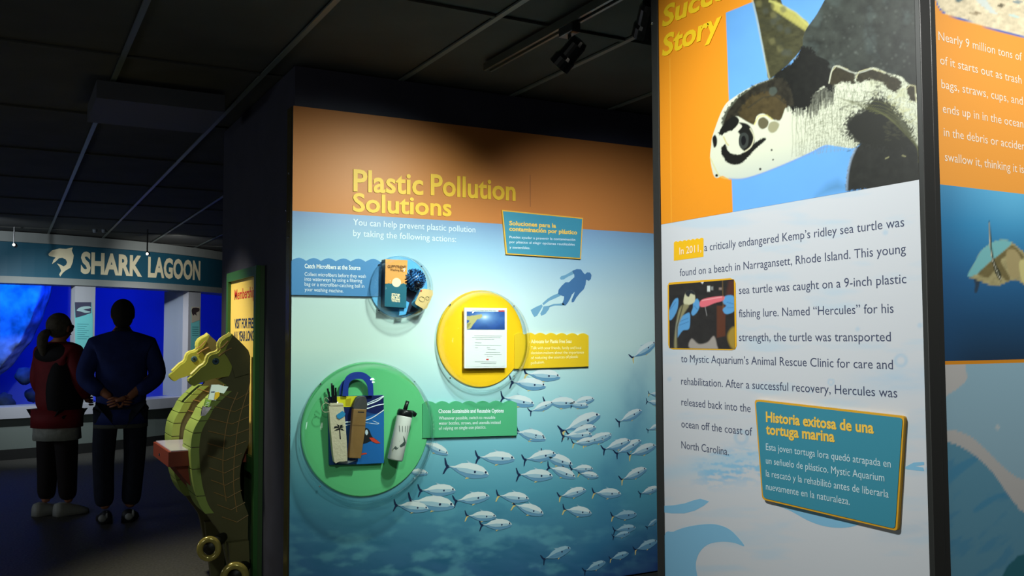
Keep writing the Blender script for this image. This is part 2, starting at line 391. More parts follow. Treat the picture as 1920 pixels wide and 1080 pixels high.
tail_l = [(0.13, 0.0), (0.08, -0.03), (0.03, -0.14), (0.0, -0.15), (0.02, -0.05), (0.05, 0.01)]
def disc2(cx, cy, r, n=8): return [(cx+r*math.cos(2*math.pi*k/n), cy+r*math.sin(2*math.pi*k/n)) for k in range(n)]
def fish(tx, ty, hx, hy, dim=0, base=0.0016):
    a = PA.p(tx, ty); b = PA.p(hx, hy); d = b-a; L = d.length; e = d.normalized(); n = Vector((-e.z, 0, e.x))
    if n.z < 0: n = -n
    parts = [(tail_u, FD, 0), (tail_l, FD if random.random() < .6 else FY, 0), (body, FB, 0.0004)]
    parts += [(back, FT if not dim else FM, 0.0008), (midb, FM if not dim else FB, 0.0010)]
    parts += [(disc2(0.92, 0.03, 0.024), FD, 0.0012), (disc2(0.68, 0.0, 0.026), FD, 0.0012), ([(0.5, 0.15), (0.44, 0.2), (0.58, 0.155)], FM, 0.0002), ([(0.52, -0.12), (0.5, -0.17), (0.6, -0.13)], FY, 0.0002)]
    mb = MB(); mi = []; mats = []
    for pts, m, o in parts:
        P = [PA.lift(a + e*(u*L) + n*(v*L), base+o) for u, v in pts]
        if m not in mats: mats.append(m)
        mb.face(P); mi.append(mats.index(m))
    me = mb.mesh('printed_fish')
    for m in mats: me.materials.append(m)
    me.polygons.foreach_set('material_index', mi)
    link('printed_fish', me, None, mural)
S1 = [(415,275,725,330),(632,215,905,222),(235,445,495,440),(66,545,308,568),(165,515,487,548),(480,520,730,480),(775,480,1003,500),(885,540,1103,603),(560,620,777,622),(660,685,885,675),(915,335,1168,342),(960,235,1190,185),(1080,195,1305,265),(1125,280,1325,350),(1285,295,1447,292),(1340,325,1483,345),(890,35,1120,85),(1300,120,1470,95),(1370,115,1573,60),(1510,165,1705,95),(1600,195,1780,95),(1688,205,1882,128),(1635,375,1817,290),(1205,490,1397,435),(1440,462,1640,465),(1765,470,1900,420),(1235,575,1437,600),(1570,625,1748,605),(1585,722,1742,698),(1580,765,1700,735),(1095,925,1292,838),(1380,1005,1532,935),(1560,920,1692,875),(250,105,445,190),(150,310,303,322),(1815,700,1890,640),(1730,860,1890,790),(1225,70,1440,55)]
for k, (a, b, c, d) in enumerate(S1):
    fish(720+a/3.692, 800+b/3.692, 720+c/3.692, 800+d/3.692, dim=(b > 590 and a > 1000), base=0.0016+0.0002*(k % 4))
S2 = [(1195,360,1424,205),(205,500,542,522),(75,575,410,608),(-10,715,303,775),(255,850,480,760),(385,765,690,765),(590,770,800,790),(630,775,855,725),(545,1040,910,870),(600,1060,872,985),(1330,750,1480,775),(1350,680,1480,690),(1068,950,1292,830),(135,1025,400,1078),(1340,1020,1470,960),(835,1100,1015,1050)]
for k, (a, b, c, d) in enumerate(S2): fish(940+a/4.91, 600+b/4.91, 940+c/4.91, 600+d/4.91, base=0.0017+0.0002*(k % 4))
# ---- printed diver silhouette, from zoom (800+x/4.5, 380+y/4.5)
def Z(pts, x0, y0, s): return [(x0+x/s, y0+y/s) for x, y in pts]
DV = flat('diver_blue', (66, 108, 150)); DV2 = flat('diver_pale', (104, 150, 176))
decal(PA, Z([(1228,575),(1265,560),(1300,562),(1320,590),(1335,605),(1352,588),(1378,590),(1390,612),(1384,645),(1368,660),(1345,650),(1340,690),(1325,730),(1290,765),(1262,800),(1240,838),(1222,842),(1222,820),(1240,780),(1250,750),(1225,775),(1210,810),(1190,845),(1170,868),(1140,860),(1155,820),(1160,790),(1130,782),(1108,770),(1112,735),(1140,700),(1170,672),(1200,672),(1222,650),(1245,630),(1245,610)], 800, 380, 4.5), 0.0012, 'printed_diver', DV, mural)
decal(PA, Z([(1230,575),(1245,600),(1190,625),(1155,648),(1132,650),(1122,635),(1135,620),(1170,610)], 800, 380, 4.5), 0.0012, 'printed_diver_arm', DV2, mural)
decal(PA, Z([(1108,765),(1130,785),(1080,808),(1030,830),(985,865),(975,850),(1020,810),(1060,785)], 800, 380, 4.5), 0.0012, 'printed_diver_leg', DV2, mural)
decal(PA, Z([(1165,868),(1130,868),(1080,868),(1040,880),(1025,872),(1070,855),(1120,852),(1150,845)], 800, 380, 4.5), 0.0012, 'printed_diver_leg', DV2, mural)
decal(PA, Z([(970,858),(978,875),(955,915),(930,955),(908,965),(892,940),(876,905),(920,880)], 800, 380, 4.5), 0.0012, 'printed_diver_fin', DV2, mural)
decal(PA, Z([(985,875),(1040,870),(1030,900),(1000,940),(965,955),(958,935),(975,905)], 800, 380, 4.5), 0.0012, 'printed_diver_fin', DV2, mural)

# ---- slanted teal caption board, Spanish
TEAL = flat('board_teal', (62, 138, 160), 0.5); GOLD = flat('board_gold', (222, 170, 60), 0.5)
sb = thing('caption_board', 'slanted teal caption board with gold rim straddling the mural colour break', 'sign', tuple(PA.p(1010, 480)))
oc = [(939,394),(1091,409),(1087,486),(947,477)]; ic = [(941,396.5),(1089,411),(1085,484),(949,475)]
decal(PA, oc, 0.012, 'rim', GOLD, sb, 0.012); decal(PA, ic, 0.0132, 'face', TEAL, sb, 0.0012)
write(PA, [('Soluciones para la', (952.5, 422.5), (1040, 427.5)), ('contaminación por plástico', (952.5, 433), (1079.5, 440))], 0.0215, 0.0138, 'lettering', flat('letter_gold', (236, 190, 80), 0.5), sb, bold=0.03)
write(PA, [('Puedes ayudar a prevenir la contaminación', (953, 447), (1076, 452)), ('por plástico al elegir opciones reutilizables', (953, 456), (1075, 461)), ('y sostenibles.', (953, 466), (991.5, 467.5))], 0.0125, 0.0138, 'lettering', WHT, sb)
# ---- three scallop-topped caption boards
def scallop(x0, x1, y0, y1, yb0, yb1, n, amp):
    """top edge of n bumps from (x0,y0) to (x1,y1), bottom corners (x1,yb1), (x0,yb0)"""
    top = []
    for k in range(n):
        for j in range(6):
            t = (k + j/6.0)/n; top.append((x0+(x1-x0)*t, y0+(y1-y0)*t - amp*math.sin(math.pi*j/6.0)))
    top.append((x1, y1)); return top + [(x1, yb1), (x0, yb0)]
def caption(label, pts, col, off, loc):
    r = thing('caption_board', label, 'sign', tuple(PA.p(*loc)))
    decal(PA, pts, off, 'board', col, r, off-0.0004); return r
BLUEB = flat('board_blue', (64, 124, 178), 0.5)
c1 = caption('blue scallop-topped caption board left of the small blue display dome', scallop(545, 712, 489.5, 492, 553, 556.5, 6, 6), BLUEB, 0.014, (620, 553))
write(PA, [('Catch Microfibers at the Source', (569.5, 503), (674, 506.5))], 0.0195, 0.0146, 'lettering', WHT, c1, bold=0.02)
write(PA, [('Collect microfibers before they wash', (569.5, 517.5), (684, 521.5)), ('into waterways by using a filtering', (569.5, 526.5), (677, 530)), ('bag or a microfiber-catching ball in', (569.5, 536), (681, 540)), ('your washing machine.', (569.5, 546), (642, 549))], 0.0165, 0.0146, 'lettering', WHT, c1)
c2 = caption('yellow scallop-topped caption board right of the yellow display dome', scallop(962, 1101, 628, 629.5, 691.5, 687, 7, 4.5), flat('board_yellow', (226, 186, 30), 0.5), 0.014, (1040, 688))
write(PA, [('Advocate for Plastic Free Seas', (993, 643.5), (1069, 643))], 0.0185, 0.0146, 'lettering', flat('letter_cream', (246, 236, 170)), c2, bold=0.02)
write(PA, [('Talk with your friends, family and local', (993, 655), (1087, 654.5)), ('decision-makers about the importance', (993, 664), (1092, 663)), ('of reducing the sources of plastic', (993, 673.5), (1081, 671)), ('pollution.', (993, 683), (1018, 681))], 0.015, 0.0146, 'lettering', flat('letter_cream', (246, 236, 170)), c2)
c3 = caption('green scallop-topped caption board right of the large green display dome', scallop(790, 967, 757, 756, 821, 816, 7, 5), flat('board_green', (74, 166, 116), 0.5), 0.014, (880, 818))
write(PA, [('Choose Sustainable and Reusable Options', (820, 774), (942, 773))], 0.0185, 0.0146, 'lettering', WHT, c3, bold=0.02)
write(PA, [('Whenever possible, switch to reusable', (820.5, 786.5), (926, 785)), ('water bottles, straws, and utensils instead', (820.5, 796), (936, 794)), ('of relying on single-use plastics.', (820.5, 805.5), (909, 803))], 0.0155, 0.0146, 'lettering', WHT, c3)

# ---- display domes: coloured disc with a clear bulging cover
DOME = clear_mat('clear_acrylic', (0.965, 0.975, 0.97), 0.02, 0.6, 2.8, 0.02)
def dome(label, cx, cy, rx_px, disc_rgb, mname, depth, lift=0.0, rdome=1.025):
    c = PA.p(cx, cy); R = (PA.p(cx+rx_px, cy)-PA.p(cx-rx_px, cy)).length/2
    r = thing('display_dome', label, 'display case', (c.x, AY-0.0006, c.z-R*rdome))
    v, f = lathe([(0.0001, 0.010), (R*0.9, 0.010), (R*0.985, 0.009), (R, 0.006), (R, 0.0012)], (c.x, AY, c.z), (0, -1, 0), 64)
    MB().add(v, f).build('disc', flat(mname, disc_rgb, 0.4), r, smooth=False)
    RD = R*rdome; pf = [(RD*1.03, 0.0), (RD*1.03, 0.004), (RD*1.0, 0.008)]
    for k in range(1, 17):
        t = k/16*math.pi/2; pf.append((RD*0.995*math.cos(t)**0.55 if k < 16 else 0.0001, 0.006 + depth*math.sin(t)**0.8))
    c = Vector((c.x+0.004, c.y, c.z-R*0.05)); v, f = lathe(pf, (c.x, AY-0.0125, c.z), (0, -1, 0), 72)
    MB().add(v, f).build('clear_cover', DOME, r, smooth=True)
    v, f = lathe([(RD*0.99, 0.0112), (RD*0.99, 0.016), (RD*1.03, 0.016), (RD*1.03, 0.0012)], (c.x, AY, c.z), (0, -1, 0), 72)
    MB().add(v, f).build('cover_flange', clear_mat('clear_flange', (0.86, 0.9, 0.9), 0.03, 0.3, 2.0, 0.1), r)
    for k in range(4):
        a = math.pi/4 + k*math.pi/2
        MB().add(*lathe([(0.0001, 0.004), (0.004, 0.003), (0.005, 0)], (c.x+RD*1.018*math.cos(a), AY-0.016, c.z+RD*1.018*math.sin(a)), (0, -1, 0), 8)).build('screw', mat('polished_steel', (220, 225, 235), 0.12, metal=1.0), r, smooth=True)
    return r
d1 = dome('small clear dome over a blue disc holding an orange and teal box', 747, 538, 54, (96, 178, 232), 'disc_blue', 0.12)
d2 = dome('clear dome over a yellow disc holding a framed letter', 901, 635, 81, (238, 188, 22), 'disc_yellow', 0.13)
d3 = dome('largest clear dome, over a green disc with a tote bag and bottle', 687, 804, 119, (98, 196, 130), 'disc_green', 0.15)

def slab(pts, off, thick, name, m, parent, label=None, bevel=0):
    o = decal(PA, pts, off, name, m, parent, thick, label)
    if bevel:
        b = o.modifiers.new('bevel', 'BEVEL'); b.width = bevel; b.segments = 2
    return o
BK = flat('graphic_black', (26, 30, 34), 0.5); CREAM = flat('graphic_cream', (238, 224, 190), 0.6)
def z1(p): return Z(p, 540, 380, 4.153)
def z2(p): return Z(p, 540, 640, 3.375)
# box in the blue dome
t = thing('retail_box', 'orange and teal upright cardboard box inside the small blue dome', 'box', (PA.p(735, 578).x, AY-0.02, PA.p(735, 578).z))
slab(z1([(722,448),(892,455),(880,822),(715,812)]), 0.062, 0.050, 'carton', flat('box_side_dark', (40, 46, 56), 0.4), t)
slab(z1([(722,448),(892,455),(886,640),(719,636)]), 0.0632, 0.001, 'orange_panel', flat('box_orange', (232, 160, 84), 0.45), t)
wv = [(719,640)] + [(719+k*14, 632+(8 if k % 2 else 0)) for k in range(1, 12)] + [(886,642),(880,822),(715,812)]
slab(z1(wv), 0.0638, 0.001, 'teal_panel', flat('box_teal', (28, 100, 122), 0.45), t)
slab(z1(disc2(806,627,35,20)), 0.0646, 0.001, 'white_disc', CREAM, t)
write(PA, [('GUPPYFRIEND', z1([(738,516)])[0], z1([(880,520)])[0], 0.014)], 0.014, 0.0648, 'lettering', flat('box_ink', (110, 70, 30)), t, bold=0.02)
write(PA, [('Washing Bag', z1([(757,538)])[0], z1([(862,542)])[0], 0.011)], 0.011, 0.0648, 'lettering', flat('box_ink', (110, 70, 30)), t)
write(PA, [('STOP', z1([(768,732)])[0], z1([(833,736)])[0]), ('MICRO', z1([(767,753)])[0], z1([(833,757)])[0]), ('WASTE', z1([(766,774)])[0], z1([(832,778)])[0])], 0.0125, 0.0648, 'lettering', CREAM, t, bold=0.05)
# washing balls: spiky loops
def spikyball(nm, label, cx, cy, rpx, m, m2, off, n=150, grp=None):
    c = PA.p(cx, cy, off); R = rpx*c.y/F_PX*1.05
    r = thing(nm, label, 'laundry ball', (c.x, c.y, c.z-R))
    MB().add(*lathe([(0.0001+R*0.72*math.sin(math.pi*k/12), -R*0.72*math.cos(math.pi*k/12)) for k in range(13)], c, (0, -1, 0), 16)).build('core', m, r, smooth=True)
    mb = MB(); mb2 = MB()
    for k in range(n):
        zc = 1-2*(k+.5)/n; ph = k*2.39996; s_ = math.sqrt(1-zc*zc); d = Vector((s_*math.cos(ph), s_*math.sin(ph), zc))
        if d.y > 0.35: continue
        (mb2 if k % 3 == 0 else mb).tube([c+d*R*0.68, c+d*R*0.95], [R*0.045, R*0.06], 5)
    mb.build('stalk', m, r, kind='stuff'); mb2.build('stalk', m2, r, kind='stuff'); return r
spikyball('laundry_ball', 'blue and black coral-like laundry ball right of the orange box', 540+985/4.153, 380+600/4.153, 23, flat('ball_blue', (54, 110, 170), 0.3), flat('ball_navy', (14, 22, 50), 0.3), 0.055, 190)
spikyball('laundry_ball', 'small black knobbly laundry ball resting above the tan swing tag', 540+1010/4.153, 380+635/4.153, 10.5, flat('ball_black', (18, 20, 30), 0.3), flat('ball_navy', (14, 22, 50), 0.3), 0.088, 70)
t = thing('swing_tag', 'tan card swing tag leaning beside the laundry balls', 'tag', tuple(PA.p(783, 580, 0.07)))
slab(z1([(985,682),(1010,676),(1076,688),(1078,720),(1030,828),(1005,832),(942,795),(940,780)]), 0.080, 0.004, 'card', flat('tag_tan', (214, 184, 124), 0.6), t)
for q in ([(968,752),(984,738),(1000,740),(1012,755),(1004,775),(982,772)], [(1022,742),(1036,738),(1046,748),(1040,762),(1024,760)]):
    MB().tube(PA.poly(cat_smooth(z1(q), 3), 0.0815), 0.0008, 5, closed=True).build('printed_mark', flat('tag_ink', (80, 80, 60)), t)
MB().add(*lathe([(0.0001, 0.003), (0.0045, 0.002), (0.005, 0)], PA.p(*z1([(1036,686)])[0], 0.0805), (0, -1, 0), 10)).build('rivet', flat('tag_red', (190, 60, 40)), t)
t = thing('leaflet', 'light blue folded leaflet between the box and the dark pouch', 'leaflet', tuple(PA.p(752, 590, 0.03)))
slab(z1([(878,760),(917,780),(890,872),(836,880),(850,800)]), 0.045, 0.012, 'sheet', flat('leaflet_blue', (84, 170, 226), 0.4), t)
t = thing('drawstring_pouch', 'dark navy folded pouch under the laundry balls and tan tag', 'bag', tuple(PA.p(765, 585, 0.03)))
slab(z1([(890,640),(960,690),(985,700),(945,780),(945,800),(1000,835),(960,852),(890,858),(915,782),(880,752)]), 0.034, 0.02, 'cloth', flat('pouch_navy', (24, 34, 58), 0.7), t, bevel=0.004)

# framed letter in the yellow dome, from zoom (800+x/3.6, 540+y/3.6)
def z3(p): return Z(p, 800, 540, 3.6)
t = thing('framed_letter', 'white framed letter with a sea turtle picture inside the yellow dome', 'document', tuple(PA.p(904, 691, 0.03)))
slab(z3([(231,134),(516,138),(514,537),(231,541)]), 0.040, 0.009, 'frame', flat('frame_white', (226, 230, 226), 0.4), t)
slab(z3([(260,160),(480,160),(480,520),(260,520)]), 0.030, 0.022, 'backing_block', flat('backing_dark', (60, 54, 34)), t)
slab(z3([(240,144),(507,148),(505,527),(240,531)]), 0.0412, 0.001, 'sheet', flat('sheet_white', (216, 222, 216), 0.5), t)
PL = [z3([q])[0] for q in ((246,160),(502,165),(501,281),(245,278))]
A_ = PA.p(*PL[0]); B_ = PA.p(*PL[2])
cvp = Canvas(PA, A_.x, B_.x, B_.z, A_.z, 0.0022, 0.0424)
u = (cvp.x-PL[0][0])/(PL[1][0]-PL[0][0]); v = (cvp.y-PL[0][1])/(PL[3][1]-PL[0][1])
cvp.fill((28, 66, 140)); r2 = np.hypot((u-.58)*1.3, (v-.3)); cvp.blend(np.exp(-r2*4.5)*0.95, (150, 200, 240)); cvp.blend(np.exp(-r2*16), (245, 250, 255))
cvp.blend(np.clip((v-0.75+0.1*np.sin(u*14))*5, 0, 1)*0.5, (30, 60, 110))
cvp.blend((fbm(u*9, v*5, 3, 2)-0.4)*1.2*np.clip(1-v, 0, 1)*0.6, (90, 150, 215))
cvp.poly(cat_smooth(z3([(246,195),(300,188),(345,180),(372,178),(375,192),(358,208),(340,215),(315,245),(290,276),(250,276),(262,250),(290,222),(247,208)]), 3), (176, 168, 110), 1, 1, 1.0, 0.6)
cvp.poly(z3([(246,250),(280,240),(300,235),(280,270),(250,274)]), (120, 120, 70), 1.2, 0.7)
cvp.build('turtle_picture', t)
MB().face(PA.poly(z3([(458,152),(500,153),(500,162),(458,161)]), 0.043)).build('red_corner', flat('label_red', (196, 66, 60)), t)
write(PA, [('A Plastic Free Ocean Starts With You', z3([(262,156)])[0], z3([(440,159)])[0])], 0.006, 0.0428, 'lettering', flat('ink_grey', (120, 124, 126)), t)
ln = [((295,322),(480,324)),((282,333),(472,335)),((305,345),(430,346)),((300,369),(345,370)),((300,385),(478,387)),((300,402),(320,402)),((380,402),(402,403)),((385,414),(440,415)),((375,432),(470,433)),((365,446),(480,447)),((380,460),(420,461)),((300,495),(445,498)),((340,507),(442,508))]
mb = MB()
for (x0_, y0_), (x1_, y1_) in ln:
    mb.face(PA.poly(z3([(x0_,y0_-1.6),(x1_,y1_-1.6),(x1_,y1_+1.2),(x0_,y0_+1.2)]), 0.0424))
mb.build('text_line', flat('ink_pale', (170, 174, 172)), t)
MB().face(PA.poly(z3([(376,477),(392,477),(392,485),(376,485)]), 0.0424)).build('red_mark', flat('label_red', (196, 66, 60)), t)

# tote bag in the green dome
t = thing('tote_bag', 'navy tote bag with blue handles and a printed seabird inside the green dome', 'bag', tuple(PA.p(665, 869, 0.03)))
bag = z2([(243,350),(300,343),(460,342),(592,338),(594,560),(590,768),(420,775),(250,778),(246,560)])
slab(bag, 0.030, 0.018, 'body', flat('bag_blue', (26, 70, 130), 0.45), t, bevel=0.003)
def bagp(pts, col, off, nm='printed_shape', sm=0):
    p = z2(pts); p = cat_smooth(p, sm) if sm else p
    MB().face(PA.poly(p, off)).build(nm, col, t)
bagp([(246,352),(460,343),(590,340),(592,470),(470,440),(350,520),(250,520)], flat('bag_navy', (16, 30, 86), 0.45), 0.0305)
bagp([(290,347),(425,343),(400,400),(380,412),(330,412),(300,380)], flat('bag_yellow', (214, 208, 36), 0.45), 0.0309)
bagp([(350,365),(385,358),(380,408),(350,408)], flat('bag_olive', (176, 160, 28), 0.45), 0.0312)
bagp([(470,480),(592,440),(592,765),(420,773),(400,700)], flat('bag_sky', (32, 104, 176), 0.45), 0.0310)
WS = flat('bag_white', (206, 220, 232), 0.45)
for pth, wd in (([(462,410),(500,395),(550,375),(592,345)], 0.0036), ([(465,400),(510,380),(555,360),(588,343)], 0.0020), ([(462,420),(490,422),(540,405),(592,395)], 0.0030), ([(330,510),(400,505),(470,498),(520,480),(592,432)], 0.0030), ([(340,530),(400,520),(470,512),(540,520),(560,515),(520,500)], 0.0014)):
    MB().tube(PA.poly(cat_smooth(z2(pth), 4, False), 0.0313), wd, 5).build('printed_swirl', WS, t)
bagp([(462,560),(480,545),(500,560),(515,595),(540,615),(565,640),(520,625),(480,640),(455,640),(445,600)], BK, 0.0318, 'printed_bird', 3)
bagp([(475,562),(485,555),(492,575),(484,590),(474,580)], WS, 0.0324, 'printed_bird_face', 2)
bagp([(498,606),(525,605),(570,640),(545,642),(515,628)], flat('beak_red', (206, 66, 44), 0.45), 0.0326, 'printed_beak')
bagp([(440,705),(480,700),(485,708),(445,716)], flat('beak_red', (206, 66, 44), 0.45), 0.0318, 'printed_beak')
bagp([(300,765),(340,752),(420,748),(360,770)], WS, 0.0316)
HB = flat('strap_blue', (24, 56, 150), 0.5)
def strap(pts_out, pts_in, off, lab=None):
    P = PA.poly(cat_smooth(z2(pts_out), 4, False) + cat_smooth(z2(pts_in), 4, False)[::-1], off)
    return MB().prism(P, (0, 0.003, 0)).build('handle', HB, t)
strap([(325,342),(332,270),(350,222),(390,196),(450,194),(490,215),(515,250),(520,340)], [(362,342),(364,280),(378,250),(410,236),(450,238),(474,262),(484,290),(488,340)], 0.044)
strap([(312,338),(316,290),(335,250),(375,228)], [(325,338),(330,300),(345,265),(378,245)], 0.030)

t = thing('straw_pouch', 'cream drawstring pouch with a printed palm tree, in front of the tote bag', 'pouch', tuple(PA.p(630, 862, 0.05)))
po = cat_smooth(z2([(240,398),(290,392),(322,398),(334,470),(345,600),(350,735),(342,750),(300,752),(268,752),(250,600),(238,450)]), 3)
slab(po, 0.058, 0.024, 'cloth', mat('pouch_canvas', (206, 196, 168), 0.8, bump=0.3, nscale=90), t, bevel=0.004)
slab(z2([(240,386),(322,386),(326,402),(240,404)]), 0.061, 0.03, 'gathered_neck', mat('pouch_canvas', (206, 196, 168), 0.8), t, bevel=0.002)
mb = MB()
mb.face(PA.poly(z2([(298,545),(304,545),(309,612),(302,612)]), 0.0590))
for q in ([(300,545),(285,530),(268,532),(266,545),(282,540)], [(300,545),(282,548),(266,560),(280,558),(300,552)], [(300,545),(300,525),(282,516),(290,532)], [(300,545),(312,528),(328,535),(314,540)], [(300,545),(318,545),(330,560),(314,555)], [(300,545),(306,522),(322,522),(310,536)]):
    mb.face(PA.poly(z2(q), 0.0592))
mb.build('printed_palm_tree', BK, t)
MB().tube(PA.poly(cat_smooth(z2([(245,400),(215,385),(192,400),(190,425),(205,442),(235,440)]), 4, False), 0.06), 0.0011, 6).build('drawstring', mat('pouch_canvas', (206, 196, 168), 0.8), t)
MB().tube(PA.poly(cat_smooth(z2([(240,395),(205,372),(215,350),(235,370)]), 4, False), 0.06), 0.0011, 6).build('drawstring', mat('pouch_canvas', (206, 196, 168), 0.8), t)
slab(z2([(280,460),(318,434),(336,450),(332,466),(300,486),(284,478)]), 0.062, 0.002, 'blue_label', flat('tag_blue', (44, 138, 190), 0.5), t)
t = thing('drinking_straws', 'black reusable drinking straws standing out of the cream pouch', 'straws', tuple(PA.p(617, 755, 0.045)))
for q in ([(252,400),(230,295)], [(262,400),(256,262)], [(272,400),(266,275)], [(280,400),(281,290)], [(246,400),(238,315)], [(284,400),(283,330)]):
    MB().tube(PA.poly(z2(q), 0.048), 0.0042, 8).build('straw', mat('straw_black', (22, 26, 30), 0.25), t)
t = thing('cutlery_case', 'brown wooden cutlery case with a dark grey cap, right of the palm pouch', 'case', tuple(PA.p(657, 856, 0.05)))
slab(z2([(385,420),(468,424),(458,560),(432,732),(358,728),(370,580)]), 0.066, 0.028, 'sleeve', mat('case_kraft', (146, 110, 62), 0.5, noise=0.3, nscale=9), t, bevel=0.003)
slab(cat_smooth(z2([(384,421),(392,380),(410,350),(440,341),(464,350),(472,385),(468,425),(425,423)]), 3), 0.065, 0.026, 'cap', flat('case_grey', (66, 66, 66), 0.5), t, bevel=0.003)
slab(z2([(412,438),(452,440),(451,446),(412,444)]), 0.0665, 0.001, 'printed_mark', BK, t)
slab(z2([(376,520),(460,524),(458,530),(376,526)]), 0.0665, 0.001, 'crease', flat('case_brown', (112, 84, 46), 0.5), t)

# water bottle
t = thing('water_bottle', 'white water bottle with black flip-straw lid and whale tail print in the green dome', 'bottle', tuple(PA.p(742, 866, 0.05)))
b0 = PA.p(*z2([(676,752)])[0], 0.06); b1 = PA.p(*z2([(738,470)])[0], 0.06); axd = (b1-b0); Lb = axd.length; rB = 48/3.375*b0.y/F_PX*1.10
v, f = lathe([(0.0001, 0), (rB*0.9, 0), (rB, 0.006), (rB, Lb*0.96), (rB*0.97, Lb), (0.0001, Lb)], b0, axd, 32)
MB().add(v, f).build('body', flat('bottle_white', (224, 226, 218), 0.35), t, smooth=True)
v, f = lathe([(rB*0.98, Lb*0.985), (rB*1.04, Lb), (rB*1.04, Lb*1.09), (rB*0.9, Lb*1.13), (0.0001, Lb*1.13)], b0, axd, 32)
MB().add(v, f).build('lid', mat('bottle_lid_black', (22, 24, 26), 0.3), t, smooth=True)
e = axd.normalized(); sd = Vector((e.z, 0, -e.x))
MB().tube([b0+e*Lb*1.06-sd*rB*0.7, b0+e*Lb*1.09+sd*rB*1.0, b0+e*Lb*1.06+sd*rB*1.45], [0.012, 0.013, 0.012], 10).build('carry_loop', mat('bottle_lid_black', (22, 24, 26), 0.3), t, smooth=True)
MB().tube([b0+e*Lb*1.10-sd*rB*0.15, b0+e*Lb*1.33-sd*rB*0.02], [0.010, 0.009], 10).build('spout', mat('bottle_lid_black', (22, 24, 26), 0.3), t, smooth=True)
def on_bottle(pts, m, nm, dr=0.0010):
    P = []
    for q in z2(pts):
        w_ = PA.p(q[0], q[1], 0.06) - b0; h = w_.dot(e); s_ = max(-0.97, min(0.97, w_.dot(sd)/rB)); an = math.asin(s_)
        P.append(b0 + e*h + sd*(rB+dr)*s_ + Vector((0, -1, 0))*(rB+dr)*math.cos(an))
    MB().face(P).build(nm, m, t)
DG = flat('print_dark_sage', (70, 84, 80), 0.5); SG = flat('print_sage', (160, 170, 140), 0.5)
on_bottle([(655,655),(690,625),(735,620),(745,660),(735,700),(650,700)], SG, 'printed_sea', 0.0006)
on_bottle([(648,690),(665,660),(700,645),(715,630),(710,592),(720,610),(728,635),(750,650),(722,654),(700,664),(670,680)], DG, 'printed_whale_tail')
for xx in (690, 705, 722, 738, 756):
    on_bottle([(xx, 530+random.randint(-3,6)), (xx+3, 530), (xx+3, 572), (xx, 570+random.randint(-5,5))], DG, 'printed_mark')
# ================================================================== COLUMN WITH TWO GRAPHIC PANELS
PB = Plane('X', BX)
CY = onX(1738, 560, BX).y                      # corner nearest the camera
YF = onX(1233, 560, BX).y                      # far end of the left-hand face
PC = Plane('Y', CY)
CXE = BX+1.1; CT = CEIL-0.003
POST = mat('post_anodised', (58, 60, 58), 0.35, metal=0.3, spec=0.6)
colm = thing('display_column', 'square black-framed display column carrying the turtle story and debris panels', 'column', (BX+0.5, CY+0.45, 0))
box('core', (BX+0.016, CY+0.016, 0), (CXE-0.016, YF-0.016, CT), BLACK, colm)
yb0 = onX(1725, 335, BX).y; yb1 = onX(1240, 420, BX).y; xc0 = onY(1763, 420, CY).x
box('corner_post', (BX-0.006, CY-0.006, 0), (BX+0.030, yb0-0.001, CT), POST, colm, bevel=0.002)
box('corner_post', (BX-0.004, yb1+0.001, 0), (BX+0.03, YF+0.012, CT), POST, colm, bevel=0.002)
box('corner_post', (BX+0.031, CY-0.004, 0), (xc0-0.001, CY+0.03, CT), POST, colm, bevel=0.002)
box('corner_post', (CXE-0.04, CY-0.006, 0), (CXE, CY+0.03, CT), POST, colm, bevel=0.002)
box('plinth', (BX+0.01, CY+0.01, 0), (CXE-0.01, YF-0.005, 0.12), BLACK, colm)
for yy_, px_ in ((44, 1223), ):
    P = onX(px_, yy_, BX-0.004); P.y = YF+0.004
    MB().add(*lathe([(0.0001, 0.004), (0.003, 0.003), (0.004, 0)], P, (-1, 0, 0), 8)).build('screw', mat('polished_steel', (220, 225, 235), 0.12, metal=1.0), colm, smooth=True)
# ---- story panel
sp = thing('graphic_panel', 'white and orange success story panel with a large sea turtle photograph', 'information panel', (BX, (yb0+yb1)/2, 0.12))
box('board', (BX, yb0, 0.12), (BX+0.014, yb1, 2.62), mat('board_white', (206, 210, 214), 0.4, spec=0.4), sp)
zs = float(np.mean([PB.p(1240, 422).z, PB.p(1480, 379).z, PB.p(1725, 335).z]))
print('story band', zs, 'top at left', PB.p(1240, 0).z)
cv = Canvas(PB, yb0, yb1, zs, 2.62, 0.0021, 0.0006)
ORG_C = (236, 150, 32)
cv.fill(ORG_C)
x, y = cv.x, cv.y
def z4(p): return Z(p, 1220, 0, 2.571)
sky = z4([(362,62),(520,-10),(700,-600),(1500,-600),(1500,900),(1300,865),(395,1020),(380,700)])
sky = [(1361,24),(1425,-2),(1800,-170),(1800,320),(1727,336),(1374,399)]
idx, a = cv.poly(sky, (104, 168, 232), 1.0)
g = fbm(x[idx]/60, y[idx]/60, 3, 8)
cv.col[idx] = cv.col[idx]*(1+((y[idx]-60)/380*0.12+0.12*(g-0.5))[:, None]*a[:, None])
cv.poly(z4([(800,945),(850,890),(900,870),(960,910)]), (70, 120, 150), 18, 0.5)
W1 = (218, 224, 200); DK = (42, 46, 40); DK2 = (22, 24, 20); OLV = (112, 104, 78)
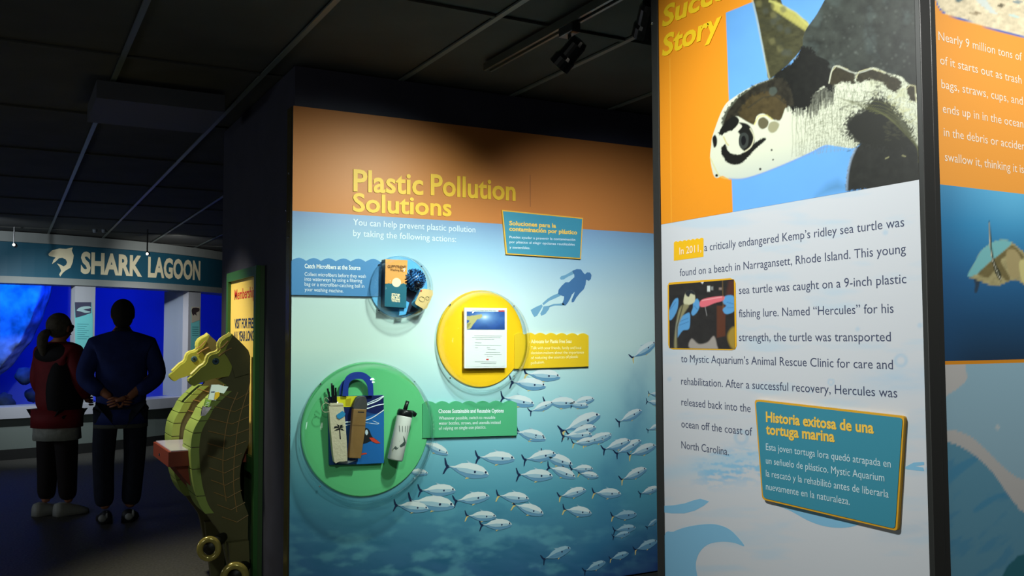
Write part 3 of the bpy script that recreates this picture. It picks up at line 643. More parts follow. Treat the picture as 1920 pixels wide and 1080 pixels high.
# raised front flipper
fl_ = cat_smooth(z4([(486,-60),(500,20),(520,110),(535,190),(550,270),(560,340),(572,380),(640,330),(730,230),(760,120),(725,85),(690,55),(640,30),(600,-60)]), 5)
i_, a_ = cv.poly(fl_, (66, 66, 42), 1.5)
cv.tex(i_, 0.5*1, fbm(x[i_]/9, y[i_]/5, 4, 1))
for k in range(11):
    bx_, by_ = 600+k*15, 20+k*10
    cv.poly(cat_smooth(z4([(bx_-16,by_-10),(bx_+6,by_-16),(bx_+14,by_+10),(bx_-2,by_+30),(bx_-18,by_+14)]), 4), (186, 182, 98), 5, 0.75)
cv.stroke(z4([(575,5),(640,32),(700,65),(755,118)]), 5, (196, 196, 110), 3, 0.8)
cv.stroke(z4([(490,0),(510,80),(530,180),(552,290),(572,378)]), 3, (186, 190, 150), 3, 0.7)
for k in range(26):
    a0 = random.uniform(0, 1); xx = 520+a0*70+random.uniform(-20, 110); yy_ = 20+a0*280+random.uniform(-20, 20)
    cv.poly(cat_smooth(z4([(xx,yy_),(xx+22,yy_-8),(xx+30,yy_+16),(xx+8,yy_+24)]), 3), random.choice([(60, 62, 44), (120, 118, 76), (76, 82, 72)]), 5, 0.55)
# body / neck, pale skin
nk = cat_smooth(z4([(300,650),(350,520),(400,470),(500,410),(590,375),(690,300),(740,220),(790,200),(860,220),(900,250),(1000,260),(1100,270),(1200,300),(1280,340),(1360,420),(1330,720),(1290,735),(1240,690),(1150,640),(1050,650),(985,712),(900,705),(840,700),(780,730),(690,772),(600,810),(520,840),(440,862),(380,862),(345,848),(318,858),(300,835),(287,760),(292,700)]), 5)
i_, a_ = cv.poly(nk, W1, 1.3)
# shading tones printed in the photograph
t_ = np.clip((y[i_] - (300-(x[i_]-1340)*0.22))/60, 0, 1)*np.clip((1600-x[i_])/60, 0, 1); cv.col[i_] = cv.col[i_]*(1-(0.22*t_*a_)[:, None]*np.array([1.0, 0.75, 0.2]))
# wrinkles on the neck
for k in range(34):
    u = k/33; xt = 690+u*470; yt = 500-u*70+(0 if u < .5 else (u-.5)*60); yb_ = 770-u*55
    cv.stroke(cat_smooth(z4([(xt+20*math.sin(k*1.7), yt-20), (xt-8+10*math.sin(k*2.1), (yt+yb_)/2-30), (xt-4, (yt+yb_)/2+40), (xt-10+8*math.sin(k), yb_-14)]), 4, False), 1.1, (132, 140, 112), 1.4, 0.55)
for k in range(20):
    yy_ = 430+k*15; cv.stroke(cat_smooth(z4([(700+6*k, yy_+40), (820, yy_+20+5*math.sin(k)), (960, yy_+10), (1120, yy_+40+3*k)]), 4, False), 0.9, (150, 156, 130), 1.2, 0.4)
# fine net of skin creases
bx0, by0 = 1475, 150
m_ = np.where((x > 1478) & (x < 1740) & (y > 120) & (y < 330))[0]
idx_, sd_ = cv.sd(nk); ok = np.zeros(len(x), bool); ok[idx_[sd_ > 0.5]] = True; m_ = m_[ok[m_]]
for sc_, sx_, amt in ((0.16, 1.6, 0.55), (0.30, 1.3, 0.4)):
    n1 = fbm(x[m_]*sc_*sx_, y[m_]*sc_*0.55 - x[m_]*0.03, 2, int(sc_*100)); rd = np.clip(1-np.abs(n1-0.5)*9, 0, 1)**2*amt*np.clip((x[m_]-1478)/40, 0, 1)
    cv.col[m_] = cv.col[m_]*(1-rd[:, None]) + np.array(lin((92, 98, 66)))*rd[:, None]
cv.blend(np.where(ok, 1, 0)*np.clip((x-1560)/120, 0, 1)*np.clip((fbm(x/26, y/22, 3, 41)-0.42)*3, 0, 1)*0.35, (170, 172, 104))
# dark shoulder skin running up under the shell
i_, a_ = cv.poly(cat_smooth(z4([(590,376),(640,330),(700,285),(745,190),(780,150),(860,200),(900,300),(885,380),(872,430),(840,410),(800,440),(720,500),(640,470)]), 4), DK2, 2.5, 1, 2, 0.3, 9); cv.tex(i_, 0.4, fbm(x[i_]/8, y[i_]/8, 4, 12))
# carapace
sh = cat_smooth(z4([(870,-60),(800,70),(745,150),(735,220),(780,260),(860,300),(870,380),(900,315),(985,350),(1070,325),(1140,350),(1210,370),(1240,400),(1330,430),(1330,-200),(1000,-300)]), 5)
i_, a_ = cv.poly(sh, (52, 58, 52), 1.5); cv.tex(i_, 0.75, fbm(x[i_]/16, y[i_]/16, 5, 12)); hl_ = np.clip((fbm(x[i_]/34, y[i_]/30, 4, 61)-0.53)*5, 0, 1)*a_*0.4; cv.col[i_] = cv.col[i_]*(1-hl_[:, None]) + np.array(lin((96, 112, 108)))*hl_[:, None]
i2 = i_; t_ = np.clip((x[i2]-1560)/160, 0, 1)*np.clip((y[i2]-20)/80, 0, 1); cv.col[i2] = cv.col[i2]*(1-0.45*(t_*a_)[:, None])
for pth in ([(1000,-20),(1040,90),(1050,170),(1110,260),(1140,345)], [(860,180),(870,280),(905,320)], [(1050,170),(960,260),(890,290)], [(1040,60),(1180,40),(1300,30)], [(1250,200),(1240,300),(1270,390)]):
    cv.stroke(z4(pth), 3, (46, 50, 46), 4, 0.6)
for k in range(90):
    xx, yy_ = random.uniform(830, 1270), random.uniform(0, 330)
    cv.poly(z4(disc2(xx, yy_, random.uniform(2, 7), 6)), random.choice([(104, 112, 104), (30, 34, 30)]), 4, 0.4)
# dark upper head / nape
i_, a_ = cv.poly(cat_smooth(z4([(345,600),(365,535),(420,470),(500,415),(600,375),(690,300),(740,222),(800,262),(845,330),(870,400),(875,440),(830,425),(790,450),(770,500),(740,530),(700,520),(690,540),(660,500),(640,470),(600,440),(560,430),(520,455),(470,500),(440,560),(400,620),(335,645)]), 5), DK2, 3.5, 1, 7, 0.35, 3)
cv.tex(i_, 0.5, fbm(x[i_]/7, y[i_]/7, 4, 2))
for k in range(150):
    u = k/149; xx = 600+u*285; yy_ = 470+60*math.sin(u*3.1)-u*20
    cv.stroke(z4([(xx, yy_-60), (xx+random.uniform(-4, 4), yy_+random.uniform(-20, 55))]), 1.2, DK2, 1.5, 0.8)
i_, a_ = cv.poly(cat_smooth(z4([(345,600),(365,535),(420,470),(500,415),(600,375),(660,400),(690,500),(655,520),(625,580),(545,552),(512,562),(500,600),(470,592),(410,562)]), 4), (44, 42, 32), 3, 1, 3, 0.4, 15); cv.tex(i_, 0.7, fbm(x[i_]/7, y[i_]/7, 4, 19))
i_, a_ = cv.poly(cat_smooth(z4([(450,500),(520,450),(590,450),(640,480),(655,510),(645,560),(620,585),(580,580),(545,560),(520,550),(500,590),(470,610),(440,600),(420,570)]), 5), (74, 64, 38), 5, 1, 6, 0.3, 5); cv.tex(i_, 0.4, fbm(x[i_]/8, y[i_]/8, 4, 7))
cv.stroke(z4([(470,520),(540,470),(600,462),(640,490)]), 2, (50, 50, 40), 3, 0.8)
cv.poly(cat_smooth(z4([(575,425),(600,420),(610,440),(590,462),(572,452)]), 4), (80, 92, 84), 2.5, 0.7)
cv.stroke(z4([(590,376),(500,412),(420,470),(368,535),(345,600)]), 2.5, (120, 130, 110), 3, 0.5)
# face plates
cv.poly(cat_smooth(z4([(410,560),(470,590),(500,600),(512,560),(545,548),(585,575),(625,580),(650,520),(658,560),(640,620),(600,650),(555,640),(520,660),(460,640),(400,620)]), 4), W1, 2)
cv.poly(cat_smooth(z4([(522,575),(545,565),(568,585),(560,612),(535,622),(518,602)]), 4), (100, 96, 70), 2)
cv.poly(cat_smooth(z4([(575,592),(600,585),(620,600),(605,632),(580,640),(565,620)]), 4), (150, 148, 110), 2.5, 0.9)
cv.poly(cat_smooth(z4([(330,645),(350,600),(400,560),(425,575),(420,600),(395,625),(350,640)]), 4), DK2, 2)
cv.poly(cat_smooth(z4([(425,590),(470,600),(495,640),(500,690),(470,730),(440,720),(420,680),(418,640),(440,610)]), 4), DK2, 2)
cv.poly(cat_smooth(z4([(350,650),(400,630),(430,650),(425,700),(400,720),(370,690)]), 4), W1, 2.5)
cv.poly(cat_smooth(z4([(340,715),(360,695),(380,735),(430,745),(465,720),(500,690),(540,665),(556,672),(520,705),(480,745),(440,785),(400,795),(365,780),(345,745)]), 4), DK2, 2, 1, 1.5, 0.4, 4)
cv.poly(cat_smooth(z4([(425,690),(430,650),(455,640),(472,660),(466,705),(440,718)]), 5), (56, 62, 58), 1.5)
cv.poly(cat_smooth(z4([(436,680),(440,660),(452,655),(460,675),(454,696),(442,700)]), 5), (14, 16, 18), 1.5)
cv.stroke(cat_smooth(z4([(480,620),(498,660),(485,705),(455,730)]), 4, False), 2.5, (214, 214, 180), 1.5, 0.9)
cv.poly(cat_smooth(z4([(300,690),(298,665),(310,650),(320,670),(318,700),(306,712)]), 4), DK2, 2)
cv.stroke(z4([(352,660),(365,690),(375,700)]), 2.2, (196, 180, 90), 2, 0.8); cv.stroke(z4([(500,600),(520,560),(560,556),(585,575)]), 2.2, (220, 214, 120), 2, 0.8)
for q, r_ in (((318,846),7), ((583,723),5), ((528,815),6), ((348,740),8), ((590,770),4)): cv.poly(z4(disc2(*q, r_, 8)), DK2, 1.5)
cv.stroke(cat_smooth(z4([(287,760),(330,845),(380,862)]), 4, False), 2, (210, 205, 120), 2, 0.7)
cv.stroke(cat_smooth(z4([(380,862),(450,862),(540,835),(700,770),(850,702)]), 4, False), 3, (120, 150, 214), 3, 0.6)
# marginal scutes and rear flipper, lower right
for q in ([(860,400),(872,345),(895,318),(950,335),(985,360),(980,400),(930,395),(880,412)], [(990,375),(1005,345),(1060,330),(1130,350),(1195,380),(1210,400),(1185,445),(1150,430),(1120,400),(1060,385),(1000,400)], [(1230,430),(1250,410),(1275,415),(1280,490),(1250,480)]):
    i_, a_ = cv.poly(cat_smooth(z4(q), 4), (52, 48, 30), 3.5, 1, 4, 0.3, 6); cv.tex(i_, 0.5, fbm(x[i_]/6, y[i_]/6, 3, 4)); cv.stroke(z4(q[:4]), 2, (206, 204, 160), 1.5, 0.8)
cv.stroke(cat_smooth(z4([(860,400),(872,345),(895,318),(985,352),(1070,330)]), 4, False), 2, (200, 206, 190), 1.5, 0.8)
i_, a_ = cv.poly(cat_smooth(z4([(1095,480),(1150,500),(1180,560),(1230,640),(1290,700),(1360,760),(1360,900),(1000,915),(945,925),(945,860),(960,780),(985,720),(1010,690),(960,640),(950,600),(985,560),(1020,545),(1060,500)]), 5), (40, 42, 38), 3, 1, 3, 0.30, 2); cv.tex(i_, 0.35, fbm(x[i_]/10, y[i_]/10, 4, 2))
cv.stroke(cat_smooth(z4([(945,915),(950,840),(965,770),(990,712)]), 4, False), 4, (150, 170, 190), 3, 0.7)
for k in range(260):
    xx, yy_ = random.gauss(1110, 85), random.gauss(560, 60)
    cv.stroke(z4([(xx, yy_), (xx+14, yy_+random.uniform(-8, 10))]), 2.0, DK2 if xx < 1120 else (196, 196, 140), 2, 0.55)
i_, a_ = cv.poly(cat_smooth(z4([(1095,470),(1165,500),(1215,560),(1270,660),(1200,720),(1040,700),(985,690),(945,640),(940,600),(975,550),(1020,530),(1060,495)]), 5), (34, 36, 30), 7, 0.92, 16, 0.38, 22)
for k in range(14):
    cv.stroke(cat_smooth(z4([(900+k*14, 470+k*6), (1000+k*10, 490+k*5), (1100+k*9, 480+k*12), (1200+k*7, 540+k*14), (1290, 600+k*14)]), 4, False), 1.2, (120, 124, 70) if k % 2 else (70, 74, 54), 1.6, 0.5)
cv.poly([(1725,337),(1374,400),(1239,424),(1239,440),(1735,350)], (200, 205, 212), 0.8, 0)
cv.stroke([(1256,110),(1259,418)], 0.9, (250, 184, 60), 1, 0.8)
cv.build('turtle_photograph', sp)
# heading, raised
write(PB, [('Succe', (1243, 51), 1366), ], 0.058, 0.0012, 'title_lettering', flat('title_yellow', (246, 206, 30), 0.5), sp, bold=0.028, extrude=0.012, shear=0.15)
write(PB, [('Story', (1243, 106), 1355)], 0.060, 0.0012, 'title_lettering', flat('title_yellow', (246, 206, 30), 0.5), sp, bold=0.028, extrude=0.012, shear=0.15)
INK = flat('ink_slate', (66, 74, 100), 0.5)
write(PB, [('a critically endangered Kemp’s ridley sea turtle was', (1321, 471), (1696, 424.5)),
  ('found on a beach in Narragansett, Rhode Island. This young', (1275, 518), (1699, 474.5)),
  ('sea turtle was caught on a 9-inch plastic', (1386, 551.5), (1700, 531)),
  ('fishing lure. Named “Hercules” for his', (1386, 595), (1676, 586.5)),
  ('strength, the turtle was transported', (1386, 639.5), (1671, 640)),
  ('to Mystic Aquarium’s Animal Rescue Clinic for care and', (1277.5, 679), (1675, 692.5)),
  ('rehabilitation. After a successful recovery, Hercules was', (1277.5, 721), (1683, 745.5)),
  ('released back into the', (1278, 760), (1408, 773)),
  ('ocean off the coast of', (1278, 801), (1411, 817)),
  ('North Carolina.', (1278, 840.5), (1367, 854))], 0.0215, 0.0009, 'lettering', INK, sp)
tagp = scallop(1264, 1319.5, 455, 447.5, 489, 481.5, 7, 2.2)
decal(PB, tagp, 0.0012, 'yellow_highlight', flat('highlight_yellow', (242, 190, 24), 0.5), sp)
write(PB, [('In 2011,', (1275, 477.5), (1316, 471.5))], 0.0205, 0.0020, 'lettering', flat('letter_peach', (252, 232, 200)), sp, bold=0.01)
# waves
WV = flat('wave_blue', (132, 190, 222), 0.45); WVP = flat('wave_pale', (190, 216, 230), 0.45)
def z5(p): return Z(p, 1220, 720, 3.0)
def z6(p): return Z(p, 1220, 400, 3.0)
decal(PB, cat_smooth(z5([(76,865),(130,830),(200,805),(290,790),(370,790),(440,815),(490,860),(528,912),(470,893),(400,887),(330,900),(285,935),(260,985),(256,1040),(270,1200),(76,1200)]), 4), 0.0009, 'printed_wave', WV, sp)
decal(PB, z5([(76,685),(130,682),(190,672),(240,655),(280,645),(330,660),(300,685),(250,712),(190,728),(120,728),(76,722)]), 0.0009, 'printed_wave', WV, sp)
decal(PB, cat_smooth(z5([(690,660),(780,685),(880,700),(1000,740),(1100,770),(1175,785),(1120,805),(1040,808),(960,795),(880,765),(790,715),(720,685)]), 3), 0.0009, 'printed_wave', WV, sp)
decal(PB, z5([(1430,468),(1480,442),(1530,438),(1540,440),(1540,455),(1490,462),(1535,470),(1540,490),(1490,486),(1440,480)]), 0.0009, 'printed_wave', WV, sp)
z0 = PB.p(1244, 905).z; z1_ = PB.p(1244, 790).z
cw = Canvas(PB, yb0, yb1, 0.5, zs-0.0008, 0.0042, 0.0007); x, y = cw.x, cw.y
cw.fill((208, 213, 218))
w_ = fbm(x/120+3, y/26, 4, 21); cw.blend(np.clip((w_-0.56)*5, 0, 1)*0.30, (160, 205, 230))
band = np.exp(-((y-(905-(x-1240)*0.10-18*np.sin((x-1250)/90)))/26)**2)*np.clip((x-1290)/60, 0, 1)*np.clip((1480-x)/80, 0, 1)
cw.blend(np.clip((fbm(x/22, y/5, 4, 33)-0.47)*9, 0, 1)*np.clip(band*1.6, 0, 1)*0.8, (120, 190, 228))
band = np.exp(-((y-(880-(x-1290)*0.18))/16)**2)*np.clip((1520-x)/100, 0, 1); cw.blend(band*0.4, (160, 208, 232))
band = np.exp(-((y-(1005-(x-1640)*0.15))/14)**2)*np.clip((x-1620)/60, 0, 1); cw.blend(band*0.35*fbm(x/30, y/5, 3, 4), (120, 180, 214))
band = np.exp(-((y-(740-(x-1500)*0.13))/24)**2)*np.clip((x-1540)/100, 0, 1); cw.blend(band*0.3*fbm(x/40, y/9, 3, 14)*1.5, (140, 196, 230))
for cx, cy, r, hl in ((1689,676,12,1), (1558,716,6,1), (1255,711,4,0), (1313,874,5,0), (1390,820,13,1), (1608,617,4,0), (1725,610,5,0), (1660,436,5,0), (1520,733,5,1), (1740,880,5,0)):
    d = np.hypot(x-cx, (y-cy)); cw.blend(np.clip(1.2-np.abs(d-r*0.85)/(r*0.35), 0, 1)*0.35 if hl else np.clip((r-d)/3+.5, 0, 1)*0.3, (120, 186, 222))
cw.build('water_print', sp)
# inset photograph
fr = [(1255,530),(1370,521.5),(1377,524),(1380,531),(1382,648),(1379,655),(1372,656.5),(1262,655),(1255,652),(1253.5,646),(1252.5,536)]
decal(PB, fr, 0.0016, 'inset_rim', flat('rim_yellow', (232, 176, 30), 0.5), sp)
A0 = onX(1256, 590, BX).y; A1 = onX(1378, 590, BX).y; zz0 = PB.p(1256, 652.5).z; zz1 = (PB.p(1256, 533).z+PB.p(1377, 525).z)/2
ci = Canvas(PB, A1, A0, zz0, zz1, 0.0022, 0.0024); x, y = ci.x, ci.y
ci.fill((44, 42, 40)); ci.tex(np.arange(len(x)), 0.3, fbm(x/9, y/9, 3, 3))
BG = (92, 160, 214)
ci.poly(z6([(372,520),(420,520),(420,690),(372,700)]), (104, 58, 36), 3, 0.8); ci.poly(z6([(440,380),(470,375),(475,460),(430,560),(400,600),(420,480)]), (92, 50, 40), 6, 0.7)
ci.poly(cat_smooth(z6([(432,690),(455,645),(480,650),(480,760),(450,750)]), 4), (190, 160, 60), 5, 0.7)
ci.poly(cat_smooth(z6([(100,560),(130,490),(155,480),(150,540),(125,590),(105,600)]), 4), BG, 2)
ci.poly(cat_smooth(z6([(240,500),(262,480),(276,510),(265,550),(240,575),(228,560),(238,530)]), 4), BG, 2)
ci.poly(cat_smooth(z6([(150,600),(190,570),(218,560),(222,600),(215,650),(180,660),(150,700),(140,680)]), 4), BG, 2)
ci.poly(cat_smooth(z6([(405,480),(430,462),(470,470),(474,540),(450,562),(420,565),(405,540),(425,520),(408,505)]), 4), BG, 2)
for q in ([(160,610),(210,590)], [(160,630),(212,610)], [(110,540),(140,500)], [(430,500),(465,510)], [(430,530),(465,530)], [(245,520),(262,540)]): ci.stroke(z6(q), 1, (40, 90, 150), 1.2, 0.7)
ci.poly(cat_smooth(z6([(185,490),(195,450),(215,435),(240,440),(250,470),(245,500),(215,515),(190,512)]), 4), (206, 206, 170), 2)
ci.poly(cat_smooth(z6([(195,445),(215,432),(242,438),(248,460),(225,452),(215,470),(200,462)]), 4), (40, 44, 48), 2)
ci.poly(cat_smooth(z6([(140,640),(160,540),(190,512),(215,520),(190,560),(160,620),(150,700),(150,760),(132,750)]), 4), (150, 146, 106), 3, 0.9)
ci.stroke(z6([(150,760),(148,640),(180,520)]), 2, (30, 30, 30), 2, 0.8)
ci.poly(cat_smooth(z6([(275,505),(290,485),(340,472),(410,466),(408,490),(360,505),(310,525),(280,525)]), 4), (226, 112, 124), 1.5)
ci.stroke(z6([(290,490),(400,470)]), 1.5, (250, 190, 190), 1.5, 0.8); ci.stroke(z6([(306,525),(316,575)]), 1, (170, 170, 170), 1.2, 0.8)
ci.poly(z6([(318,408),(334,408),(334,440),(318,440)]), (214, 220, 214), 1.5); ci.poly(z6([(338,412),(352,412),(352,432),(338,432)]), (170, 176, 170), 2, 0.6); ci.poly(z6([(384,418),(400,418),(400,430),(384,430)]), (170, 150, 140), 2, 0.7)
ci.poly(cat_smooth(z6([(222,760),(230,705),(270,735),(320,725),(355,690),(372,740),(365,768)]), 4), (170, 164, 156), 3, 0.9)
ci.poly(z6([(278,383),(302,380),(292,398)]), (220, 220, 220), 1.5); ci.stroke(z6([(404,372),(408,540)]), 1, (150, 120, 70), 1.5, 0.7)
ci.build('inset_photograph', sp)
# slanted teal caption on the story panel
cb = thing('caption_board', 'slanted teal caption board with gold rim near the foot of the turtle story', 'sign', tuple(PB.p(1560, 985)))
def rc(pts, r=7, n=4):
    out = []; m = len(pts)
    for i in range(m):
        p, a, b = map(np.array, (pts[i], pts[i-1], pts[(i+1) % m])); p = p.astype(float); u = (a-p)/np.linalg.norm(a-p); v = (b-p)/np.linalg.norm(b-p)
        for k in range(n+1):
            t = k/n; out.append(tuple((p+u*r)*(1-t)**2 + p*2*t*(1-t) + (p+v*r)*t*t))
    return out
decal(PB, rc([(1420,748.5),(1701.5,780),(1688,995),(1434.5,936)]), 0.010, 'rim', flat('rim_gold', (222, 166, 40), 0.5), cb, 0.009)
decal(PB, rc([(1423,752),(1698.5,783.5),(1684.5,990.5),(1437,933)]), 0.0112, 'face', flat('board_teal_bright', (60, 142, 164), 0.5), cb, 0.001)
write(PB, [('Historia exitosa de una', (1442.5, 790), (1645, 812)), ('tortuga marina', (1442.5, 813), (1571.5, 828))], 0.0250, 0.0118, 'lettering', flat('letter_gold_bright', (246, 200, 80), 0.5), cb, bold=0.03)
write(PB, [('Esta joven tortuga lora quedó atrapada en', (1442.5, 843), (1677, 876)), ('un señuelo de plástico. Mystic Aquarium', (1442.5, 868.5), (1665, 902)), ('la rescató y la rehabilitó antes de liberarla', (1442.5, 892.5), (1673, 932.5)), ('nuevamente en la naturaleza.', (1442.5, 917), (1600, 946))], 0.0170, 0.0118, 'lettering', flat('letter_ice', (206, 230, 236)), cb)

# ---- debris panel (right-hand face)
dp = thing('graphic_panel', 'orange and blue ocean debris panel at the right edge of the photo', 'information panel', ((xc0+CXE)/2, CY, 0.12))
XE = CXE-0.041
box('board', (xc0, CY, 0.12), (XE, CY+0.014, 2.62), mat('board_white', (206, 210, 214), 0.4), dp)
zo = float(np.mean([PC.p(1762, 344).z, PC.p(1918, 365.5).z])); zp = float(np.mean([PC.p(1770, 678).z, PC.p(1918, 673).z])); zq = float(np.mean([PC.p(1770, 684.5).z, PC.p(1918, 679.5).z]))
cc = Canvas(PC, xc0, XE, zo, 2.62, 0.0050, 0.0006); cc.fill((244, 168, 72))
cc.poly([(1754,-80),(1754,0),(1757,10),(1763,20),(1771,27),(1790,33),(1850,52),(1920,71),(2300,190),(2300,-200)], (84, 112, 190), 1.2)
i_, a_ = cc.poly([(1756,-80),(1756,0),(1759,10),(1765,18),(1773,25),(1790,31),(1850,50),(1920,69),(2300,186),(2300,-200)], (232, 222, 186), 1.2)
cc.tex(i_, 0.35, fbm(cc.x[i_]/8, cc.y[i_]/4, 4, 6))
for q, c_ in (([(1828,0),(1842,12),(1860,26),(1872,28),(1856,10),(1846,-6)], (216, 232, 226)), ([(1788,-2),(1796,4),(1806,2),(1800,-6)], (70, 110, 120)), ([(1818,24),(1832,28),(1840,26),(1830,22)], (110, 90, 60)), ([(1868,12),(1878,16),(1884,10),(1876,6)], (80, 76, 60)), ([(1890,28),(1904,34),(1914,32),(1900,26)], (200, 236, 230)), ([(1812,33),(1818,36),(1822,34)], (60, 60, 70)), ([(1896,4),(1908,8),(1918,4),(1906,0)], (120, 150, 160))):
    cc.poly(q, c_, 2, 0.85)
cc.build('beach_photograph', dp)
CR = flat('letter_warm', (252, 238, 214), 0.5)
write(PC, [('Nearly 9 million tons of p', (1759, 75), (1926, 117)), ('of it starts out as trash o', (1762, 120), (1928, 161)), ('bags, straws, cups, and', (1764.5, 165), (1917, 197)), ('ends up in in the ocean', (1767, 211), (1918, 240)), ('in the debris or acciden', (1769, 255), (1921, 282)), ('swallow it, thinking it is', (1771, 301.5), (1919, 325))], 0.0195, 0.0010, 'lettering', CR, dp)
cc = Canvas(PC, xc0, XE, zp, zo, 0.0045, 0.0006); x, y = cc.x, cc.y
cc.col = np.stack([np.interp(y, [345, 420, 520, 600, 680], np.array([lin(c) for c in ((96, 178, 222), (62, 150, 200), (48, 108, 156), (40, 84, 122), (38, 62, 86))])[:, k]) for k in range(3)], -1)
cc.blend(np.exp(-((x-1765)/45)**2)*0.4, (40, 86, 130)); cc.blend(np.exp(-(((x-1905)/60)**2+((y-360)/70)**2))*0.4, (120, 214, 250))
def z7(p): return Z(p, 1720, 340, 3.0)
cc.poly(cat_smooth(z7([(318,545),(350,550),(350,575),(335,625),(322,620),(325,580)]), 4), (54, 72, 88), 2)
i_, a_ = cc.poly(cat_smooth(z7([(285,530),(320,460),(360,390),(420,345),(480,328),(535,345),(575,380),(610,420),(640,600),(600,580),(560,555),(520,560),(460,585),(400,580),(350,560),(310,545)]), 4), (170, 164, 118), 1.5); cc.tex(i_, 0.3, fbm(x[i_]/6, y[i_]/6, 4, 6))
cc.poly(cat_smooth(z7([(283,532),(320,460),(360,390),(420,345),(480,328),(530,345),(500,380),(440,430),(400,460),(340,520)]), 4), (126, 196, 198), 2)
cc.poly(cat_smooth(z7([(340,520),(400,465),(440,430),(500,385),(540,362),(600,425),(590,440),(540,385),(500,420),(470,450),(520,540),(500,560),(440,500),(400,540)]), 3), (104, 94, 56), 3, 0.8)
cc.poly(cat_smooth(z7([(500,400),(540,380),(580,430),(575,530),(540,545),(510,500)]), 4), (176, 164, 116), 3, 0.9)
cc.poly(cat_smooth(z7([(575,450),(620,440),(660,500),(640,580),(600,575),(580,530)]), 4), (210, 206, 140), 2)
cc.poly(cat_smooth(z7([(400,232),(408,235),(414,300),(424,400),(440,460),(470,520),(470,560),(440,520),(420,440),(404,330)]), 4), (60, 66, 50), 1.5)
cc.stroke(cat_smooth(z7([(402,232),(406,320),(418,420),(445,500),(468,550)]), 4, False), 1.3, (214, 214, 190), 1.2, 0.9)
cc.build('swimming_turtle_photograph', dp)
box('gold_stripe', (xc0, CY-0.0006, zq), (XE, CY, zp), flat('stripe_gold', (226, 150, 40), 0.45), dp)
cc = Canvas(PC, xc0, XE, 0.5, zq, 0.0050, 0.0006); x, y = cc.x, cc.y
cc.fill((198, 200, 196))
def z8(p): return Z(p, 1720, 660, 2.571)
i_, a_ = cc.poly(cat_smooth(z8([(275,30),(240,130),(190,180),(135,220),(128,300),(128,368),(190,380),(260,410),(330,470),(400,540),(460,590),(520,615),(760,640),(760,20)]), 4), (156, 196, 212), 1.2)
i_, a_ = cc.poly(cat_smooth(z8([(120,432),(200,452),(290,510),(370,590),(430,680),(480,740),(520,775),(800,900),(800,1500),(100,1500),(100,460)]), 4), (102, 160, 184), 1.2)
cc.blend(np.where(np.isin(np.arange(len(x)), i_), 1, 0)*np.clip((fbm(x/34+y/90, y/22+x/40, 4, 17)-0.55)*9, 0, 1)*0.55, (76, 146, 184))
cc.poly(cat_smooth(z8([(135,590),(200,540),(270,505),(292,520),(230,570),(150,640),(132,640)]), 4), (78, 150, 186), 3, 0.8)
cc.poly(cat_smooth(z8([(270,760),(330,710),(400,680),(430,690),(370,720),(290,770)]), 4), (78, 150, 186), 3, 0.8)
cc.poly(cat_smooth(z8([(420,1060),(470,1000),(520,970),(800,900),(800,1200),(400,1200)]), 4), (52, 116, 130), 2)
cc.poly(z8(disc2(387,364,12,14)), (196, 210, 212), 1.5)
cc.build('wave_print', dp)
# ================================================================== CEILING TRACK AND LAMPS
tr = thing('track_light', 'black ceiling track with slim rail and lamp head above the mural', 'track light', (1.9, 2.6, CEIL-0.05))
TX = float(np.mean([onZ(902, 128, CEIL-0.03).x, onZ(1053, 54, CEIL-0.03).x, onZ(1160, 2, CEIL-0.03).x])); TY1 = onZ(902, 128, CEIL-0.03).y
RAIL = mat('rail_black', (34, 40, 40), 0.35, spec=0.6)
tr.location.x = TX
for dx in (-0.016, 0.016): box('rail', (TX+dx-0.006, 0.5, CEIL-0.040), (TX+dx+0.006, TY1, CEIL-0.006), mat('rail_edge', (90, 96, 88), 0.3, metal=0.5), tr)
box('rail_channel', (TX-0.010, 0.5, CEIL-0.030), (TX+0.010, TY1, CEIL-0.006), RAIL, tr)
LP = onX(1068, 100, TX)
box('adapter', (TX-0.02, LP.y-0.05, CEIL-0.075), (TX+0.02, LP.y+0.05, CEIL-0.030), RAIL, tr, bevel=0.003)
MB().tube([(TX, LP.y, CEIL-0.075), (TX, LP.y, LP.z+0.02)], 0.007, 8).build('stem', RAIL, tr)
def lamp_head(par, c, target, r=0.045, L=0.13):
    ax = (Vector(target)-Vector(c)).normalized(); c = Vector(c)-ax*L*0.5
    v, f = lathe([(0.0001, 0), (r*0.7, 0.0), (r*0.85, L*0.15), (r*0.85, L*0.6), (r, L*0.7), (r, L), (r*0.86, L), (r*0.82, L*0.8), (0.0001, L*0.78)], c, ax, 20)
    MB().add(v, f).build('lamp_head', mat('lamp_black_gloss', (20, 22, 24), 0.25, coat=0.5), par, smooth=False)
    v, f = lathe([(0.0001, L*0.80), (r*0.8, L*0.81)], c, ax, 16); MB().add(v, f).build('lens', mat('lamp_lens', (255, 246, 230), 0.3, emit=6.0), par)

lamp_head(tr, (TX, LP.y, LP.z), (1.22, AY, 1.28))
tr2 = thing('spotlight', 'small black ceiling spotlight half hidden by the column top edge', 'spotlight', tuple(onZ(1214, 36, 2.53)))
P2 = onZ(1214, 36, 2.53)
box('mount', (P2.x-0.03, P2.y-0.03, CEIL-0.05), (P2.x+0.03, P2.y+0.03, CEIL-0.006), RAIL, tr2, bevel=0.003)
MB().tube([(P2.x, P2.y, CEIL-0.05), (P2.x, P2.y, P2.z)], 0.007, 8).build('stem', RAIL, tr2)

lamp_head(tr2, tuple(P2), (2.6, AY, 1.15))

